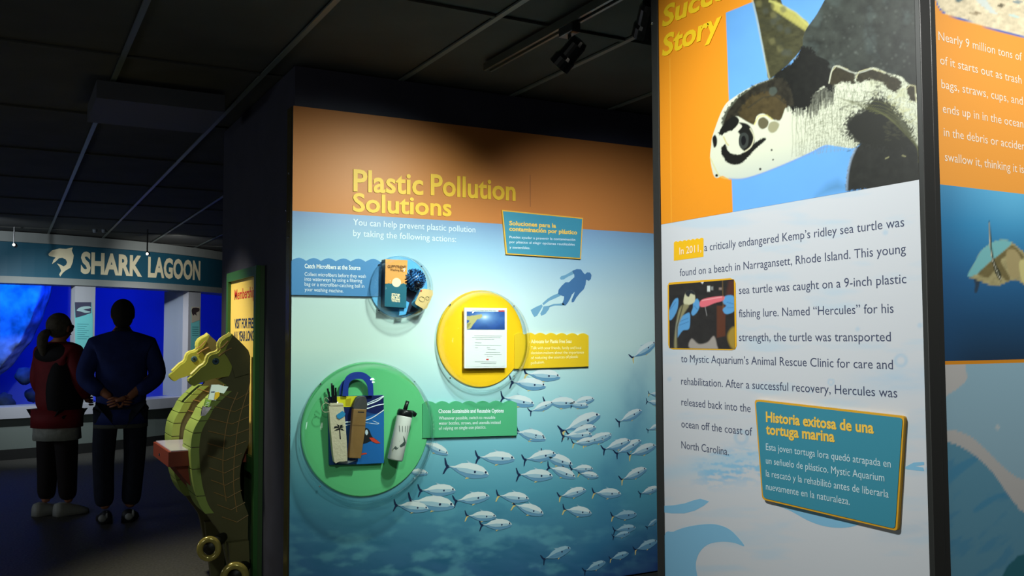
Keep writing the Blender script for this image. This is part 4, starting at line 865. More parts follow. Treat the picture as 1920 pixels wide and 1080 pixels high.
# ================================================================== SIDE WALL: MEMBERSHIP SIGN, SEAHORSES, DESK
PS = Plane('X', WX)
GREEN = mat('frame_green', (44, 92, 42), 0.45); 
mf0 = onX(429.6, 514.5, WX-0.02); mf1 = onX(485.5, 496.5, WX-0.02); mz = (mf0.z+mf1.z)/2
ms = thing('membership_sign', 'tall green-framed yellow membership sign on the dark side wall behind the seahorses', 'sign', (WX, (mf0.y+mf1.y)/2, 0))
ya, yb = mf1.y, mf0.y; fw = 0.045; bz = 0.62
box('backing', (WX-0.012, ya, 0.0), (WX+0.010, yb, mz), mat('backing_green', (52, 78, 44), 0.5), ms)
box('frame_post', (WX-0.034, ya, 0.0), (WX-0.0125, ya+fw, mz), GREEN, ms); box('frame_post', (WX-0.034, yb-fw, 0.0), (WX-0.0125, yb, mz), GREEN, ms)
box('frame_rail', (WX-0.034, ya+fw+0.001, mz-0.05), (WX-0.0125, yb-fw-0.001, mz), GREEN, ms); box('frame_rail', (WX-0.034, ya+fw+0.001, 0.72), (WX-0.0125, yb-fw-0.001, 0.80), GREEN, ms)
box('poster', (WX-0.018, ya+fw+0.002, 0.801), (WX-0.0125, yb-fw-0.002, mz-0.051), flat('poster_yellow', (238, 204, 104), 0.5), ms)
PS2 = Plane('X', WX-0.018)
write(PS2, [('Membership', (440, 562), (478, 556.5))], 0.055, 0.001, 'lettering', flat('poster_red', (206, 50, 44)), ms, bold=0.01)
write(PS2, [('VISIT FOR FREE', (440, 615.5), (477.5, 614.5)), ('ALL YEAR LONG!', (438.5, 639), (477.5, 638.5))], 0.050, 0.001, 'lettering', flat('poster_navy', (28, 50, 92)), ms, bold=0.02)

FRONT_Y, REAR_Y = 4.80, 5.40
def z9(p): return Z(p, 260, 480, 1.8)
def za(p): return Z(p, 340, 620, 6.75)
PF = Plane('Y', FRONT_Y)
HEADC = mat('seahorse_lime', (160, 166, 66), 0.5, noise=0.12, nscale=5); BODYC = mat('seahorse_body_olive', (96, 92, 56), 0.55, noise=0.25, nscale=6); BELLY = mat('seahorse_belly_lime', (150, 172, 84), 0.5, noise=0.1, nscale=5)
LINEC = mat('seahorse_line', (158, 124, 72), 0.5); EDGEC = mat('seahorse_edge', (196, 190, 92), 0.45)
head = za([(640,38),(610,68),(560,92),(515,125),(492,165),(488,200),(495,235),(480,268),(440,292),(385,305),(355,325),(338,360),(330,400),(300,440),(250,470),(200,520),(145,572),(95,610),(95,640),(112,665),(140,690),(165,702),(190,690),(225,665),(300,640),(400,610),(490,590),(600,578),(632,500),(640,440),(610,370),(560,310),(545,290),(570,240),(600,170),(655,60)])
mane = [(436,628),(446,637),(455,646),(465,657),(474,668),(482,682),(480.5,690),(470,700),(440,708),(434,685),(425,668),(421,662),(425,650),(432,637)]
bodyp = [(410,712),(428,706),(434,690),(440,680),(455,672),(470,668),(482,684),(481.5,700),(481.5,795),(472,818),(465,835),(454,862),(450,890),(452,925),(460,950),(474,975),(482,985),(482,1100),(478,1150),(455,1150),(440,1120),(436,1090),(428,1060),(421,1030),(415,1002),(399,980),(388,964),(376,946),(366,913),(361.5,880),(359.5,850),(360.5,830),(363.5,812),(370,798),(379,783),(386,768),(396,757),(405,747),(420,735),(427,724)]
belly = [(427,724),(420,735),(405,747),(396,757),(386,768),(379,783),(370,798),(363.5,812),(360.5,830),(359.5,850),(361.5,880),(366,913),(376,946),(388,964),(399,980),(404,965),(396,930),(389,890),(386,850),(388,815),(395,790),(408,765),(420,750),(430,735)]
def P3(pts, y0):
    out = []
    for px, py in pts:
        p = onY(px, py, FRONT_Y) + Vector((0, y0, 0)); p.x = min(p.x, WX-0.0365); out.append(p)
    return out
def seahorse(label, dy, lab_rings):
    t = thing('seahorse_cutout', label, 'seahorse figure', (1.0, FRONT_Y+dy, 0), 'painted seahorse cut-outs at the play desk')
    sy = dy
    MB().prism(P3(head, sy-0.004), (0, 0.055, 0)).build('head', HEADC, t)
    MB().prism(P3(cat_smooth(bodyp, 2), sy), (0, 0.05, 0)).build('body', BODYC, t)
    MB().prism(P3(mane, sy-0.008), (0, 0.06, 0)).build('mane', BODYC, t)
    # belly: wide curved band of separate plates running back from the front face
    edge = [(422,733),(408,745),(396,757),(386,768),(379,782),(370,797),(363.5,812),(360.5,830),(359.5,850),(361.5,880),(366,913),(376,946),(388,964)]
    E_ = P3(cat_smooth(edge, 4, False), sy); 
    segs = 8; n = len(E_)-1
    for k in range(segs):
        i0, i1 = round(k*n/segs), round((k+1)*n/segs)
        mb = MB(); lo = E_[i0:i1+1]
        if len(lo) < 2: continue
        lo = [Vector(p) for p in lo]; d0 = (lo[-1]-lo[0]).normalized()*0.0025
        lo[0] = lo[0]+d0; lo[-1] = lo[-1]-d0
        inn = [p + Vector((0.035, 0, 0)) for p in lo]
        mb.prism([p+Vector((-0.006, -0.003, 0)) for p in lo] + [p+Vector((0, -0.003, 0)) for p in inn[::-1]], (0, 0.235, 0)).build('belly_plate', BELLY, t)
    # yellow cut edge along the head and neck
    MB().tube([p+Vector((-0.002, 0.024, 0.002)) for p in P3(head[:17], sy)], 0.012, 6).build('edge_band', EDGEC, t)
    c = P3(za([(433,388)]), sy-0.006)[0]; c.y = FRONT_Y+dy-0.005
    v, f = lathe([(0.0001, 0.004), (0.014, 0.004), (0.017, 0.0)], c, (0, -1, 0), 20); MB().add(v, f).build('eye', flat('eye_blue', (52, 84, 104), 0.4), t)
    v, f = lathe([(0.0001, 0.006), (0.006, 0.006), (0.007, 0.003)], c, (0, -1, 0), 14); MB().add(v, f).build('pupil', flat('eye_dark', (18, 30, 44), 0.3), t)
    # body segment lines, thin proud battens on the flat face
    for pth in ([(478,700),(462,740),(448,790),(440,850),(438,910),(444,960)], [(446,735),(430,775),(420,830),(418,890),(424,940)],):
        MB().tube([p+Vector((0, -0.002, 0)) for p in P3(cat_smooth(pth, 4, False), sy)], 0.0028, 5).build('groove_line', LINEC, t)
    for k in range(11):
        yy_ = 745+k*23; xl = np.interp(yy_, [745, 790, 850, 910, 950, 985], [410, 392, 388, 396, 406, 420]); xr = np.interp(yy_, [745, 800, 830, 870, 910, 950, 985], [478, 478, 464, 450, 449, 458, 478])
        MB().tube([p+Vector((0, -0.002, 0)) for p in P3([(xl, yy_-6), ((xl+xr)/2, yy_+4), (xr, yy_-10)], sy)], 0.0024, 5).build('segment_line', LINEC, t)
    for q in ([(300,258),(370,215),(440,140)], [(320,330),(400,270),(480,230)]):
        MB().tube([p+Vector((0, -0.010, 0)) for p in P3(Z([(x_+150, y_-10) for x_, y_ in q], 340, 620, 6.75), sy)], 0.0035, 5).build('mane_line', LINEC, t)
    # curled tail end
    GOLDP = mat('tail_gloss_gold', (176, 160, 84), 0.18, metal=0.35, coat=0.6)
    MB().prism([p for p in P3([(424,1015),(462,1010),(470,1060),(476,1150),(440,1150),(432,1090)], sy-0.05)], (0, 0.05, 0)).build('tail_block', BODYC, t)
    for (cx, cy, rr, yo) in lab_rings:
        c = onY(cx, cy, FRONT_Y+dy-yo)
        path = [c + Vector((math.cos(a)*rr*0.9, -0.25*rr*math.cos(a), math.sin(a)*rr)) for a in [2*math.pi*k/28 for k in range(28)]]
        MB().tube(path, rr*0.34, 12, closed=True).build('tail_ring', GOLDP, t, smooth=True)
        MB().tube([c+Vector((0.0, 0.01, 0)), c+Vector((0.09, 0.05+yo*0.6, 0.03))], [rr*0.75, rr*0.5], 14).build('tail_tube', mat('tail_tube_dark', (28, 28, 22), 0.5), t, smooth=True)
    return t
seahorse('near olive seahorse cut-out in shadow, standing in front of the membership sign', 0.0, [(392, 1029, 0.046, 0.10), (440, 1082, 0.055, 0.14)])
seahorse('far lime-yellow lit seahorse cut-out behind the near one, beyond the red desk', REAR_Y-FRONT_Y, [])
gp = thing('side_panel', 'round-shouldered green board between the near seahorse and the sign frame', 'panel', (1.1, 4.9, 0))
pts = [onY(px, py, 4.90) for px, py in cat_smooth([(483,800),(466,822),(452,860),(447,900),(452,935),(464,958),(483,976)], 4, False)]
pts = [Vector((min(p.x, WX-0.036), p.y, p.z)) for p in pts]
MB().prism(pts, (0, 0.03, 0)).build('board', mat('side_board_green', (120, 150, 70), 0.5), gp)
box('foot', (WX-0.075, 4.902, 0.0), (WX-0.036, 4.928, pts[-1].z+0.02), mat('side_board_green', (120, 150, 70), 0.5), gp)
# red desk
RED = mat('desk_red', (128, 52, 34), 0.45, noise=0.15, nscale=5)
dn = onY(320, 847, FRONT_Y+0.06); dz = dn.z; x0_ = dn.x-0.01; y0_ = FRONT_Y+0.06; y1_ = REAR_Y-0.012
dk = thing('reading_desk', 'small red desk with pale clear top held between the two seahorses', 'desk', (0.95, 5.1, 0.35))
mk = 0.03
box('desk_frame', (x0_, y0_, dz-0.075), (WX-0.036, y0_+mk, dz-0.002), RED, dk); box('desk_frame', (x0_, y1_-mk, dz-0.075), (WX-0.036, y1_, dz-0.002), RED, dk)
box('desk_frame', (x0_, y0_+mk, dz-0.075), (x0_+mk, y1_-mk, dz-0.002), RED, dk)
box('desk_board', (x0_+mk, y0_+mk, dz-0.035), (WX-0.036, y1_-mk, dz-0.012), mat('desk_paper', (150, 146, 158), 0.5), dk)
box('clear_top', (x0_+0.012, y0_+0.006, dz-0.0015), (WX-0.037, y1_-0.006, dz+0.004), mat('desk_top_sheen', (190, 184, 206), 0.15, spec=0.6), dk)
for yy_ in (y0_+0.04, y1_-0.08):
    MB().prism([Vector((x0_+0.03, yy_, dz-0.0755)), Vector((WX-0.036, yy_, dz-0.0755)), Vector((WX-0.036, yy_, dz-0.40)), Vector((x0_+0.24, yy_, dz-0.34))], (0, 0.03, 0)).build('bracket', RED, dk)
MB().prism([Vector((x0_+0.03, y0_+0.071, dz-0.0755)), Vector((x0_+0.06, y0_+0.071, dz-0.0755)), Vector((x0_+0.27, y0_+0.071, dz-0.34)), Vector((x0_+0.24, y0_+0.071, dz-0.34))], (0, y1_-y0_-0.152, 0)).build('apron', RED, dk)
c = onX(302, 857, x0_-0.001); MB().add(*lathe([(0.0001, 0.006), (0.006, 0.004), (0.008, 0)], (x0_, 5.15, dz-0.045), (-1, 0, 0), 10)).build('knob', mat('polished_steel', (220, 225, 235), 0.12, metal=1.0), dk, smooth=True)
# leaflets in front of the far seahorse
PR = Plane('Y', FRONT_Y+0.26)
rk0 = PR.p(402, 757); rk1 = PR.p(402, 735)
rack = thing('leaflet_rack', 'dark leaflet rack arm fixed to the membership sign behind the near seahorse', 'rack', (WX-0.05, FRONT_Y+0.27, rk0.z))
box('arm', (rk0.x, FRONT_Y+0.2605, rk0.z), (WX-0.0345, FRONT_Y+0.275, rk1.z), BLACK, rack)
rk2 = PR.p(384, 785); box('leaflet_back', (rk2.x, FRONT_Y+0.2605, rk2.z), (rk0.x+0.03, FRONT_Y+0.27, rk0.z-0.0005), BLACK, rack)
lf = thing('leaflet', 'white and yellow leaflet standing between the two seahorse necks', 'leaflet', tuple(PR.p(412, 752)))
slab(za([(382,684),(480,684),(540,702),(597,708),(540,795),(480,785),(435,885),(340,870)]), 0.0, 0.012, 'sheet', flat('leaflet_white', (222, 232, 222), 0.5), lf)
slab(za([(428,780),(470,775),(486,790),(480,830),(440,870),(415,872)]), 0.002, 0.001, 'yellow_patch', flat('leaflet_yellow', (226, 182, 30), 0.5), lf)
slab(za([(380,770),(424,770),(422,780),(378,780)]), 0.002, 0.001, 'printed_mark', flat('poster_navy', (28, 50, 92)), lf)
lf = thing('leaflet', 'small lime green leaflet below the white and yellow one', 'leaflet', tuple(PR.p(391, 764)))
slab(za([(315,866),(380,885),(350,965),(285,950)]), 0.001, 0.012, 'sheet', flat('leaflet_lime', (140, 176, 70), 0.5), lf)
for dy in (0, 20, 40): slab(za([(318-dy*.35,900+dy),(355-dy*.35,908+dy),(354-dy*.35,914+dy),(317-dy*.35,906+dy)]), 0.003, 0.001, 'printed_mark', flat('leaflet_white', (222, 232, 222)), lf)
lf = thing('leaflet', 'mottled grey and pink leaflet lowest beside the near seahorse', 'leaflet', tuple(PR.p(380, 785)))
slab(za([(275,955),(350,975),(385,960),(345,1020),(300,1075),(250,1080),(255,1030)]), 0.001, 0.0135, 'sheet', mat('leaflet_grey', (150, 140, 150), 0.5, noise=0.6, nscale=40), lf)

# ================================================================== SHARK TANK
zf_t = float(np.mean([onT(0, 452.8).z, onT(200, 465).z, onT(400, 485.5).z])); zf_b = float(np.mean([onT(0, 518).z, onT(200, 526).z, onT(400, 537.5).z])); zo_b = float(np.mean([onT(20, 530).z, onT(200, 536.5).z, onT(400, 550.5).z]))
zs_t = float(np.mean([onT(20, 763).z, onT(250, 750).z])); zs_b = zs_t-0.13
print('tank heights', zf_t, zf_b, zo_b, zs_t, onT(20,432).z, onT(400,473).z, 'floor', onT(0,850).z)
TRIMW = mat('tank_trim_grey', (140, 146, 142), 0.5); PILL = mat('tank_pillar_white', (176, 180, 186), 0.55); BASEW = mat('tank_base_grey', (130, 142, 136), 0.6); FASC = mat('fascia_teal', (30, 84, 104), 0.5)
def arc(name, r0, r1, z0, z1, a0, a1, m, parent=None, n=None, kind=None):
    n = n or max(2, int((a1-a0)/0.03)); v = []; f = []
    for i in range(n+1):
        a = a0+(a1-a0)*i/n
        for r, z in ((r0, z0), (r1, z0), (r1, z1), (r0, z1)): v.append(tp(a, z, r))
    for i in range(n):
        for k in range(4): f.append((i*4+k, i*4+(k+1) % 4, i*4+4+(k+1) % 4, i*4+4+k))
    f += [(3, 2, 1, 0), (n*4, n*4+1, n*4+2, n*4+3)]
    return MB().add(v, f).build(name, m, parent, kind=kind)
A0, A1 = -1.25, 1.45
tank = thing('aquarium_tank', 'curved white-trimmed aquarium wall with glowing blue windows under a shark lagoon fascia', 'aquarium', (TC[0], TC[1], 0))
arc('top_trim', TR-0.35, TR+0.03, zf_t, CEIL-0.003, A0, A1, TRIMW, tank)
arc('fascia', TR-0.35, TR, zf_b, zf_t-0.001, A0, A1, FASC, tank)
arc('lower_trim', TR-0.35, TR+0.03, zo_b, zf_b-0.001, A0, A1, TRIMW, tank)
arc('sill', TR-0.35, TR+0.10, zs_b, zs_t, A0, A1, mat('tank_sill_white', (206, 210, 220), 0.4), tank)
arc('base_wall', TR-0.30, TR+0.02, 0.12, zs_b-0.001, A0, A1, BASEW, tank)
arc('black_skirting', TR-0.28, TR+0.03, 0.0, 0.119, A0, A1, BLACK, tank)
p1a, p1b = phi(139, 640), phi(177, 640); p2a, p2b = phi(353, 600), phi(376, 600)
arc('pillar', TR-0.12, TR, zs_t+0.001, zo_b-0.001, p1a, p1b, PILL, tank)
arc('pillar', TR-0.42, TR, zs_t+0.001, zo_b-0.001, p2a, p2b, PILL, tank)
p3a = p2b+(p2a-p1b)*0.9; arc('pillar', TR-0.3, TR, zs_t+0.001, zo_b-0.001, p3a, p3a+0.05, PILL, tank)
p0b = p1a-(p2a-p1b)*1.15; arc('pillar', TR-0.3, TR, zs_t+0.001, zo_b-0.001, p0b-0.06, p0b, PILL, tank)
arc('pillar', TR-0.3, TR, zs_t+0.001, zo_b-0.001, A0, A0+0.08, PILL, tank)
GLASS = clear_mat('tank_glass', (0.92, 0.96, 1.0), 0.02, 0.35, 3.0, 0.02)
for ga, gb in ((A0+0.08, p0b-0.061), (p0b+0.001, p1a-0.001), (p1b+0.001, p2a-0.001), (p2b+0.001, p3a-0.001)):
    arc('glass_pane', TR-0.11, TR-0.09, zs_t+0.001, zo_b-0.001, ga, gb, GLASS, tank)
def tank_shape(pts, off, name, m, parent, up=0):
    """flat print following the curved wall"""
    mb = MB(); mb.face([tp(math.atan2((p:=onT(px, py)).x-TC[0], TC[1]-p.y), p.z, TR+off) for px, py in pts]); return mb.build(name, m, parent)
LETT = mat('sign_cream', (232, 222, 184), 0.5)
def tank_text(s, x0, y0, x1, y1, cap, off, m, parent, bold=0.03, name='lettering'):
    v, f = text_mesh(s, bold, 0, 0.0); a = phi(x0, y0); b = phi(x1, y1); z0 = onT(x0, y0).z; z1 = onT(x1, y1).z; xa, xb = v[:, 0].min(), v[:, 0].max(); sy = cap/caph()
    vs = [tp(a+(b-a)*(q[0]-xa)/(xb-xa), z0+(z1-z0)*(q[0]-xa)/(xb-xa)+q[1]*sy, TR+off) for q in v]
    return MB().add(vs, f).build(name, m, parent)
caps = (onT(160, 474).z-onT(160, 511).z)
tank_text('SHARK', 151, 511, 266, 517, caps, 0.004, LETT, tank, 0.04, 'sign_lettering'); tank_text('LAGOON', 277, 518, 375, 524, caps, 0.004, LETT, tank, 0.04, 'sign_lettering')
def zb_(p): return Z(p, 0, 400, 3.6)
tank_shape(zb_([(325,275),(350,250),(400,237),(445,240),(490,230),(484,252),(497,285),(490,330),(474,368),(444,385),(425,400),(405,428),(399,412),(412,388),(402,362),(383,338),(400,343),(428,358),(445,348),(452,330),(443,312),(420,300),(398,303),(375,325),(350,343),(360,315),(375,298),(350,292),(330,287)]), 0.004, 'shark_emblem', LETT, tank)
# printed graphics on the pillars
CY1 = mat('graphic_cyan', (120, 214, 214), 0.5); CY2 = mat('graphic_slate', (70, 72, 96), 0.5)
tank_shape(zb_([(503,600),(615,600),(625,700),(625,830),(590,860),(530,980),(510,1000),(505,800)]), 0.004, 'pillar_graphic', CY1, tank)
tank_shape(zb_([(503,600),(613,600),(613,672),(560,690),(508,705)]), 0.006, 'pillar_photo', CY2, tank)
tank_shape(cat_smooth(zb_([(515,655),(545,632),(600,628),(612,640),(560,650),(612,665),(575,672),(540,662)]), 3), 0.008, 'printed_ray', mat('graphic_pale', (170, 206, 206), 0.5), tank)
for k in range(8): tank_shape(zb_([(520,745+k*14),(598-(k % 3)*14,747+k*14),(598-(k % 3)*14,750+k*14),(520,748+k*14)]), 0.006, 'text_line', mat('graphic_line', (80, 160, 170), 0.5), tank)
tank_shape(zb_([(1288,630),(1346,632),(1346,1000),(1285,1000)]), 0.004, 'pillar_graphic', CY1, tank)
tank_shape(zb_([(1288,630),(1346,632),(1346,720),(1290,740)]), 0.006, 'pillar_photo', mat('graphic_sand', (196, 190, 170), 0.5), tank)
tank_shape(cat_smooth(zb_([(1290,660),(1300,638),(1340,640),(1340,660),(1320,670),(1325,690),(1310,680),(1300,690)]), 2), 0.008, 'printed_animal', mat('graphic_brown', (60, 50, 52), 0.5), tank)
for k in range(5): tank_shape(zb_([(1294,765+k*14),(1336,766+k*14),(1336,769+k*14),(1294,768+k*14)]), 0.006, 'text_line', mat('graphic_line', (80, 160, 170), 0.5), tank)
# inside of the tank: painted back wall, floor, rockwork
WB = mat('tank_back_blue', (40, 60, 200), 0.9, spec=0.0); 
box('tank_back_wall', (-4.6, 16.6, 0.1), (3.9, 16.7, CEIL-0.002), mat('tank_paint', (130, 150, 250), 0.9, noise=0.3, nscale=0.7, spec=0.0), tank)
arc('tank_bed', TR-3.05, TR-0.36, 0.05, 0.2, A0, A1, mat('tank_sand', (120, 130, 150), 0.9, noise=0.4, nscale=6), tank)
# rock slab in the left window: bright ice-like face with a curved lower edge
def onD(px, py, d): r = ray(px, py); f = np.array([0.4813, 0.8765]); return Vector(ORG + r*(d/(r[0]*f[0]+r[1]*f[1])))
rk = [(-160,470),(82,470),(78,534),(72,560),(64,580),(58,600),(48,618),(38,640),(24,656),(12,672),(0,688),(-20,704),(-60,730),(-160,760)]
P = [onD(px, py, 12.9) for px, py in cat_smooth(rk, 3)]
me = bpy.data.meshes.new('rock'); bm = bmesh.new()
vs_ = [bm.verts.new(p) for p in P]; fc = bm.faces.new(vs_); ex = bmesh.ops.extrude_face_region(bm, geom=[fc]); 
bmesh.ops.translate(bm, vec=(0.15, 0.4, 0), verts=[g for g in ex['geom'] if isinstance(g, bmesh.types.BMVert)])
bmesh.ops.triangulate(bm, faces=bm.faces[:]); 
for _ in range(4): bmesh.ops.subdivide_edges(bm, edges=[e_ for e_ in bm.edges if e_.calc_length() > 0.09], cuts=1, use_grid_fill=False)
bmesh.ops.triangulate(bm, faces=bm.faces[:])
from mathutils import noise as mn
for v_ in bm.verts:
    n_ = mn.fractal(v_.co*3.0, 1.0, 2.0, 5); v_.co.y += n_*0.10
bm.to_mesh(me); bm.free()
link('rock_face', me, mat('tank_rock', (214, 222, 232), 0.8, noise=0.8, nscale=4.5, bump=1.0), tank, smooth=True)
for (px, py, r_, d_) in ((45, 706, 0.12, 12.9), (8, 756, 0.13, 12.6), (-40, 745, 0.2, 12.7), (60, 740, 0.10, 13.2)):
    c = onD(px, py, d_); bm = bmesh.new(); bmesh.ops.create_icosphere(bm, subdivisions=3, radius=r_)
    for v_ in bm.verts: v_.co *= 1+0.35*mn.fractal(v_.co*9+c, 1, 2, 4); v_.co += c
    me = bpy.data.meshes.new('rock'); bm.to_mesh(me); bm.free(); link('rock', me, mat('tank_rock', None) if False else mat('tank_rock_dim', (60, 80, 110), 0.8, noise=0.5, nscale=8), tank, smooth=True)
# small sign lamps near the tank
for k, (px, py, tgt, lab) in enumerate(((26, 457, (0.3, 12.4, 2.2), 'small lit ceiling spotlight above the left end of the lagoon fascia'), (276, 474, (1.9, 13.0, 2.2), 'small lit ceiling spotlight above the word LAGOON'))):
    c = onD(px, py, 10.3 if k == 0 else 10.6)
    s_ = thing('spotlight', lab, 'spotlight', (c.x, c.y, CEIL))
    MB().tube([(c.x, c.y, CEIL-0.006), (c.x, c.y, c.z)], 0.008, 6).build('stem', RAIL, s_)
    v, f = lathe([(0.0001, 0), (0.016, 0.0), (0.022, 0.03), (0.022, 0.06), (0.0001, 0.06)], (c.x, c.y, c.z), (Vector(tgt)-c).normalized(), 12); MB().add(v, f).build('lamp_head', RAIL, s_)
    MB().add(*lathe([(0.0001, -0.014), (0.010, -0.010), (0.014, 0), (0.010, 0.010), (0.0001, 0.014)], (c.x, c.y, c.z-0.012), (0, 0, 1), 10)).build('bulb', mat('bulb_warm', (255, 236, 214), 0.3, emit=12), s_, smooth=True)
# small far ceiling exit-like lights seen as glints
for k, (px, py) in enumerate(((178, 434), (195, 434))):
    c = onZ(px, py, CEIL-0.03); s_ = thing('downlight', 'tiny dim ceiling downlight, %s of the pair above the shark emblem' % ('left' if k == 0 else 'right'), 'downlight', (c.x, c.y, CEIL-0.03))
    MB().add(*lathe([(0.0001, -0.02), (0.02, -0.018), (0.026, 0), (0.026, 0.02), (0.0001, 0.02)], (c.x, c.y, CEIL-0.026), (0, 0, 1), 12)).build('housing', mat('downlight_grey', (120, 130, 140), 0.3), s_, smooth=True)

# ================================================================== PEOPLE
def skin(verts, edges, radii, sub=2, root=0):
    me = bpy.data.meshes.new('s'); me.from_pydata(verts, edges, []); o = bpy.data.objects.new('s', me); COL.objects.link(o)
    m_ = o.modifiers.new('s', 'SKIN'); m_.use_smooth_shade = True
    sv_ = me.skin_vertices[0].data
    for i, r in enumerate(radii):
        sv_[i].radius = (r, r) if not isinstance(r, tuple) else r; sv_[i].use_root = (i == root)
    s_ = o.modifiers.new('u', 'SUBSURF'); s_.levels = sub; s_.render_levels = sub
    ev = bpy.data.meshes.new_from_object(o.evaluated_get(bpy.context.evaluated_depsgraph_get()))
    v = np.zeros(len(ev.vertices)*3); ev.vertices.foreach_get('co', v); f = [tuple(p.vertices) for p in ev.polygons]
    bpy.data.objects.remove(o); bpy.data.meshes.remove(me); bpy.data.meshes.remove(ev)
    return [Vector(q) for q in v.reshape(-1, 3)], f
def ell(c, r, n=18, m=12):
    c = Vector(c); v = []; f = []
    for i in range(m+1):
        t = math.pi*i/m
        for k in range(n): a = 2*math.pi*k/n; v.append(c + Vector((r[0]*math.sin(t)*math.cos(a), r[1]*math.sin(t)*math.sin(a), r[2]*math.cos(t))))
    for i in range(m):
        for k in range(n): f.append((i*n+k, i*n+(k+1) % n, (i+1)*n+(k+1) % n, (i+1)*n+k))
    return v, f
SKINM = mat('skin', (196, 130, 96), 0.6)
class Person:
    def __init__(s, px, py, rot, label, scale=1.0):
        g = onZ(px, py, 0.0); s.g = g; d = Vector((g.x, g.y, 0)).normalized(); s.R = Vector((d.y, -d.x, 0)); s.F = d
        c, n = math.cos(rot), math.sin(rot); s.R2 = s.R*c + s.F*n; s.F2 = s.F*c - s.R*n; s.k = scale
        s.t = thing('person', label, 'person', (g.x, g.y, 0))
    def w(s, vs, rot=True):
        R, F_ = (s.R2, s.F2) if rot else (s.R, s.F)
        return [s.g*1.0 + R*(v[0]*s.k) + F_*(v[1]*s.k) + Vector((0, 0, v[2]*s.k)) for v in vs]
    def add(s, name, m, pieces, rot=True, parent=None):
        mb = MB()
        for v, f in pieces: mb.add(s.w(v, rot), f)
        return mb.build(name, m, parent or s.t, smooth=True)
def hand(wrist, dirn, palmn, side, L=0.17):
    """palm plus four fingers and a thumb, as skin chains"""
    wv = Vector(wrist); d = Vector(dirn).normalized(); n = Vector(palmn).normalized(); u = d.cross(n).normalized()*side
    out = [skin([wv, wv+d*0.05, wv+d*0.085], [(0, 1), (1, 2)], [(0.026, 0.020), (0.036, 0.018), (0.034, 0.016)], 1)]
    for i, (o_, l_) in enumerate(((-0.030, 0.062), (-0.010, 0.074), (0.010, 0.070), (0.029, 0.054))):
        b = wv+d*0.078+u*o_; out.append(skin([b, b+d*l_*0.45+n*0.006, b+d*l_*0.75+n*0.022, b+d*l_*0.85+n*0.040], [(0, 1), (1, 2), (2, 3)], [0.0095, 0.009, 0.008, 0.007], 1))
    b = wv+d*0.03-u*0.028; out.append(skin([b, b-u*0.022+d*0.022+n*0.008, b-u*0.026+d*0.05+n*0.02], [(0, 1), (1, 2)], [0.012, 0.010, 0.008], 1))
    return out
def shoe(cx, cy, ang, L=0.28, W=0.05, H=0.09):
    v = []; f = []; secs = [(-0.5, 0.75, 1.0), (-0.35, 0.95, 1.1), (-0.1, 0.9, 0.95), (0.15, 1.0, 0.72), (0.35, 0.95, 0.52), (0.48, 0.6, 0.35), (0.52, 0.2, 0.2)]; n = 10
    for t, w_, h in secs:
        for k in range(n):
            a = math.pi*k/(n-1); x_ = W*w_*math.cos(a); z_ = 0.0 if k in (0, n-1) else H*h*math.sin(a)**0.6
            y_ = t*L; v.append(Vector((cx + x_*math.cos(ang)+y_*math.sin(ang), cy - x_*math.sin(ang)+y_*math.cos(ang), z_+0.001)))
    for i in range(len(secs)-1):
        for k in range(n): f.append((i*n+k, i*n+(k+1) % n, (i+1)*n+(k+1) % n, (i+1)*n+k))
    f += [tuple(range(n-1, -1, -1)), tuple(range((len(secs)-1)*n, len(secs)*n))]
    return v, f
def headmesh(c, k=1.0):
    v, f = ell(c, (0.076*k, 0.095*k, 0.118*k), 24, 18); out = []
    for p in v:
        q = p-Vector(c)
        if q.z < 0: q.x *= 1+q.z*2.4; q.y = q.y*(1+q.z*1.0)
        if q.y > 0.05*k and abs(q.x) < 0.02*k and -0.035*k < q.z < 0.012*k: q.y += 0.020*k     # nose
        if q.y > 0.05*k and abs(abs(q.x)-0.03*k) < 0.014*k and 0.0 < q.z < 0.03*k: q.y -= 0.008*k # eye sockets
        out.append(Vector(c)+q)
    return out, f
def face_bits(P, c, rot, k=1.0):
    c = Vector(c)
    for sx in (-1, 1):
        P.add('eye', flat('eye_white', (190, 190, 186)), [ell(c+Vector((sx*0.030, 0.082, 0.012)), (0.012, 0.008, 0.008), 10, 6)], rot)
        P.add('ear', SKINM, [ell(c+Vector((sx*0.078, -0.005, 0.0)), (0.010, 0.020, 0.032), 10, 8)], rot)
    P.add('mouth', flat('lip', (130, 70, 64)), [ell(c+Vector((0, 0.082, -0.050)), (0.024, 0.008, 0.006), 10, 6)], rot)

# ---- man, seen from behind, hands clasped behind his back
m1 = Person(223, 976, 0.0, 'man in a blue jacket and jeans seen from behind, hands clasped at his back', 1.0)
bones = [(0, 0, 0.93), (0, 0, 1.15), (0, -0.01, 1.32), (0, 0, 1.46), (0, 0.02, 1.53),
         (-0.10, 0, 0.88), (-0.115, 0.01, 0.50), (-0.10, -0.01, 0.09), (0.10, 0, 0.88), (0.105, 0.01, 0.50), (0.075, -0.01, 0.09),
         (-0.17, -0.01, 1.33), (-0.26, -0.05, 1.10), (-0.07, -0.165, 0.95), (0.17, -0.01, 1.33), (0.26, -0.05, 1.13), (0.04, -0.165, 0.94)]
be = [(0, 1), (1, 2), (2, 3), (3, 4), (0, 5), (5, 6), (6, 7), (0, 8), (8, 9), (9, 10), (2, 11), (11, 12), (12, 13), (2, 14), (14, 15), (15, 16)]
br = [(0.14, 0.10), (0.15, 0.11), (0.15, 0.10), 0.06, 0.055, 0.085, 0.06, 0.04, 0.085, 0.06, 0.04, 0.06, 0.045, 0.028, 0.06, 0.045, 0.028]
hd = (0.0, 0.03, 1.585)
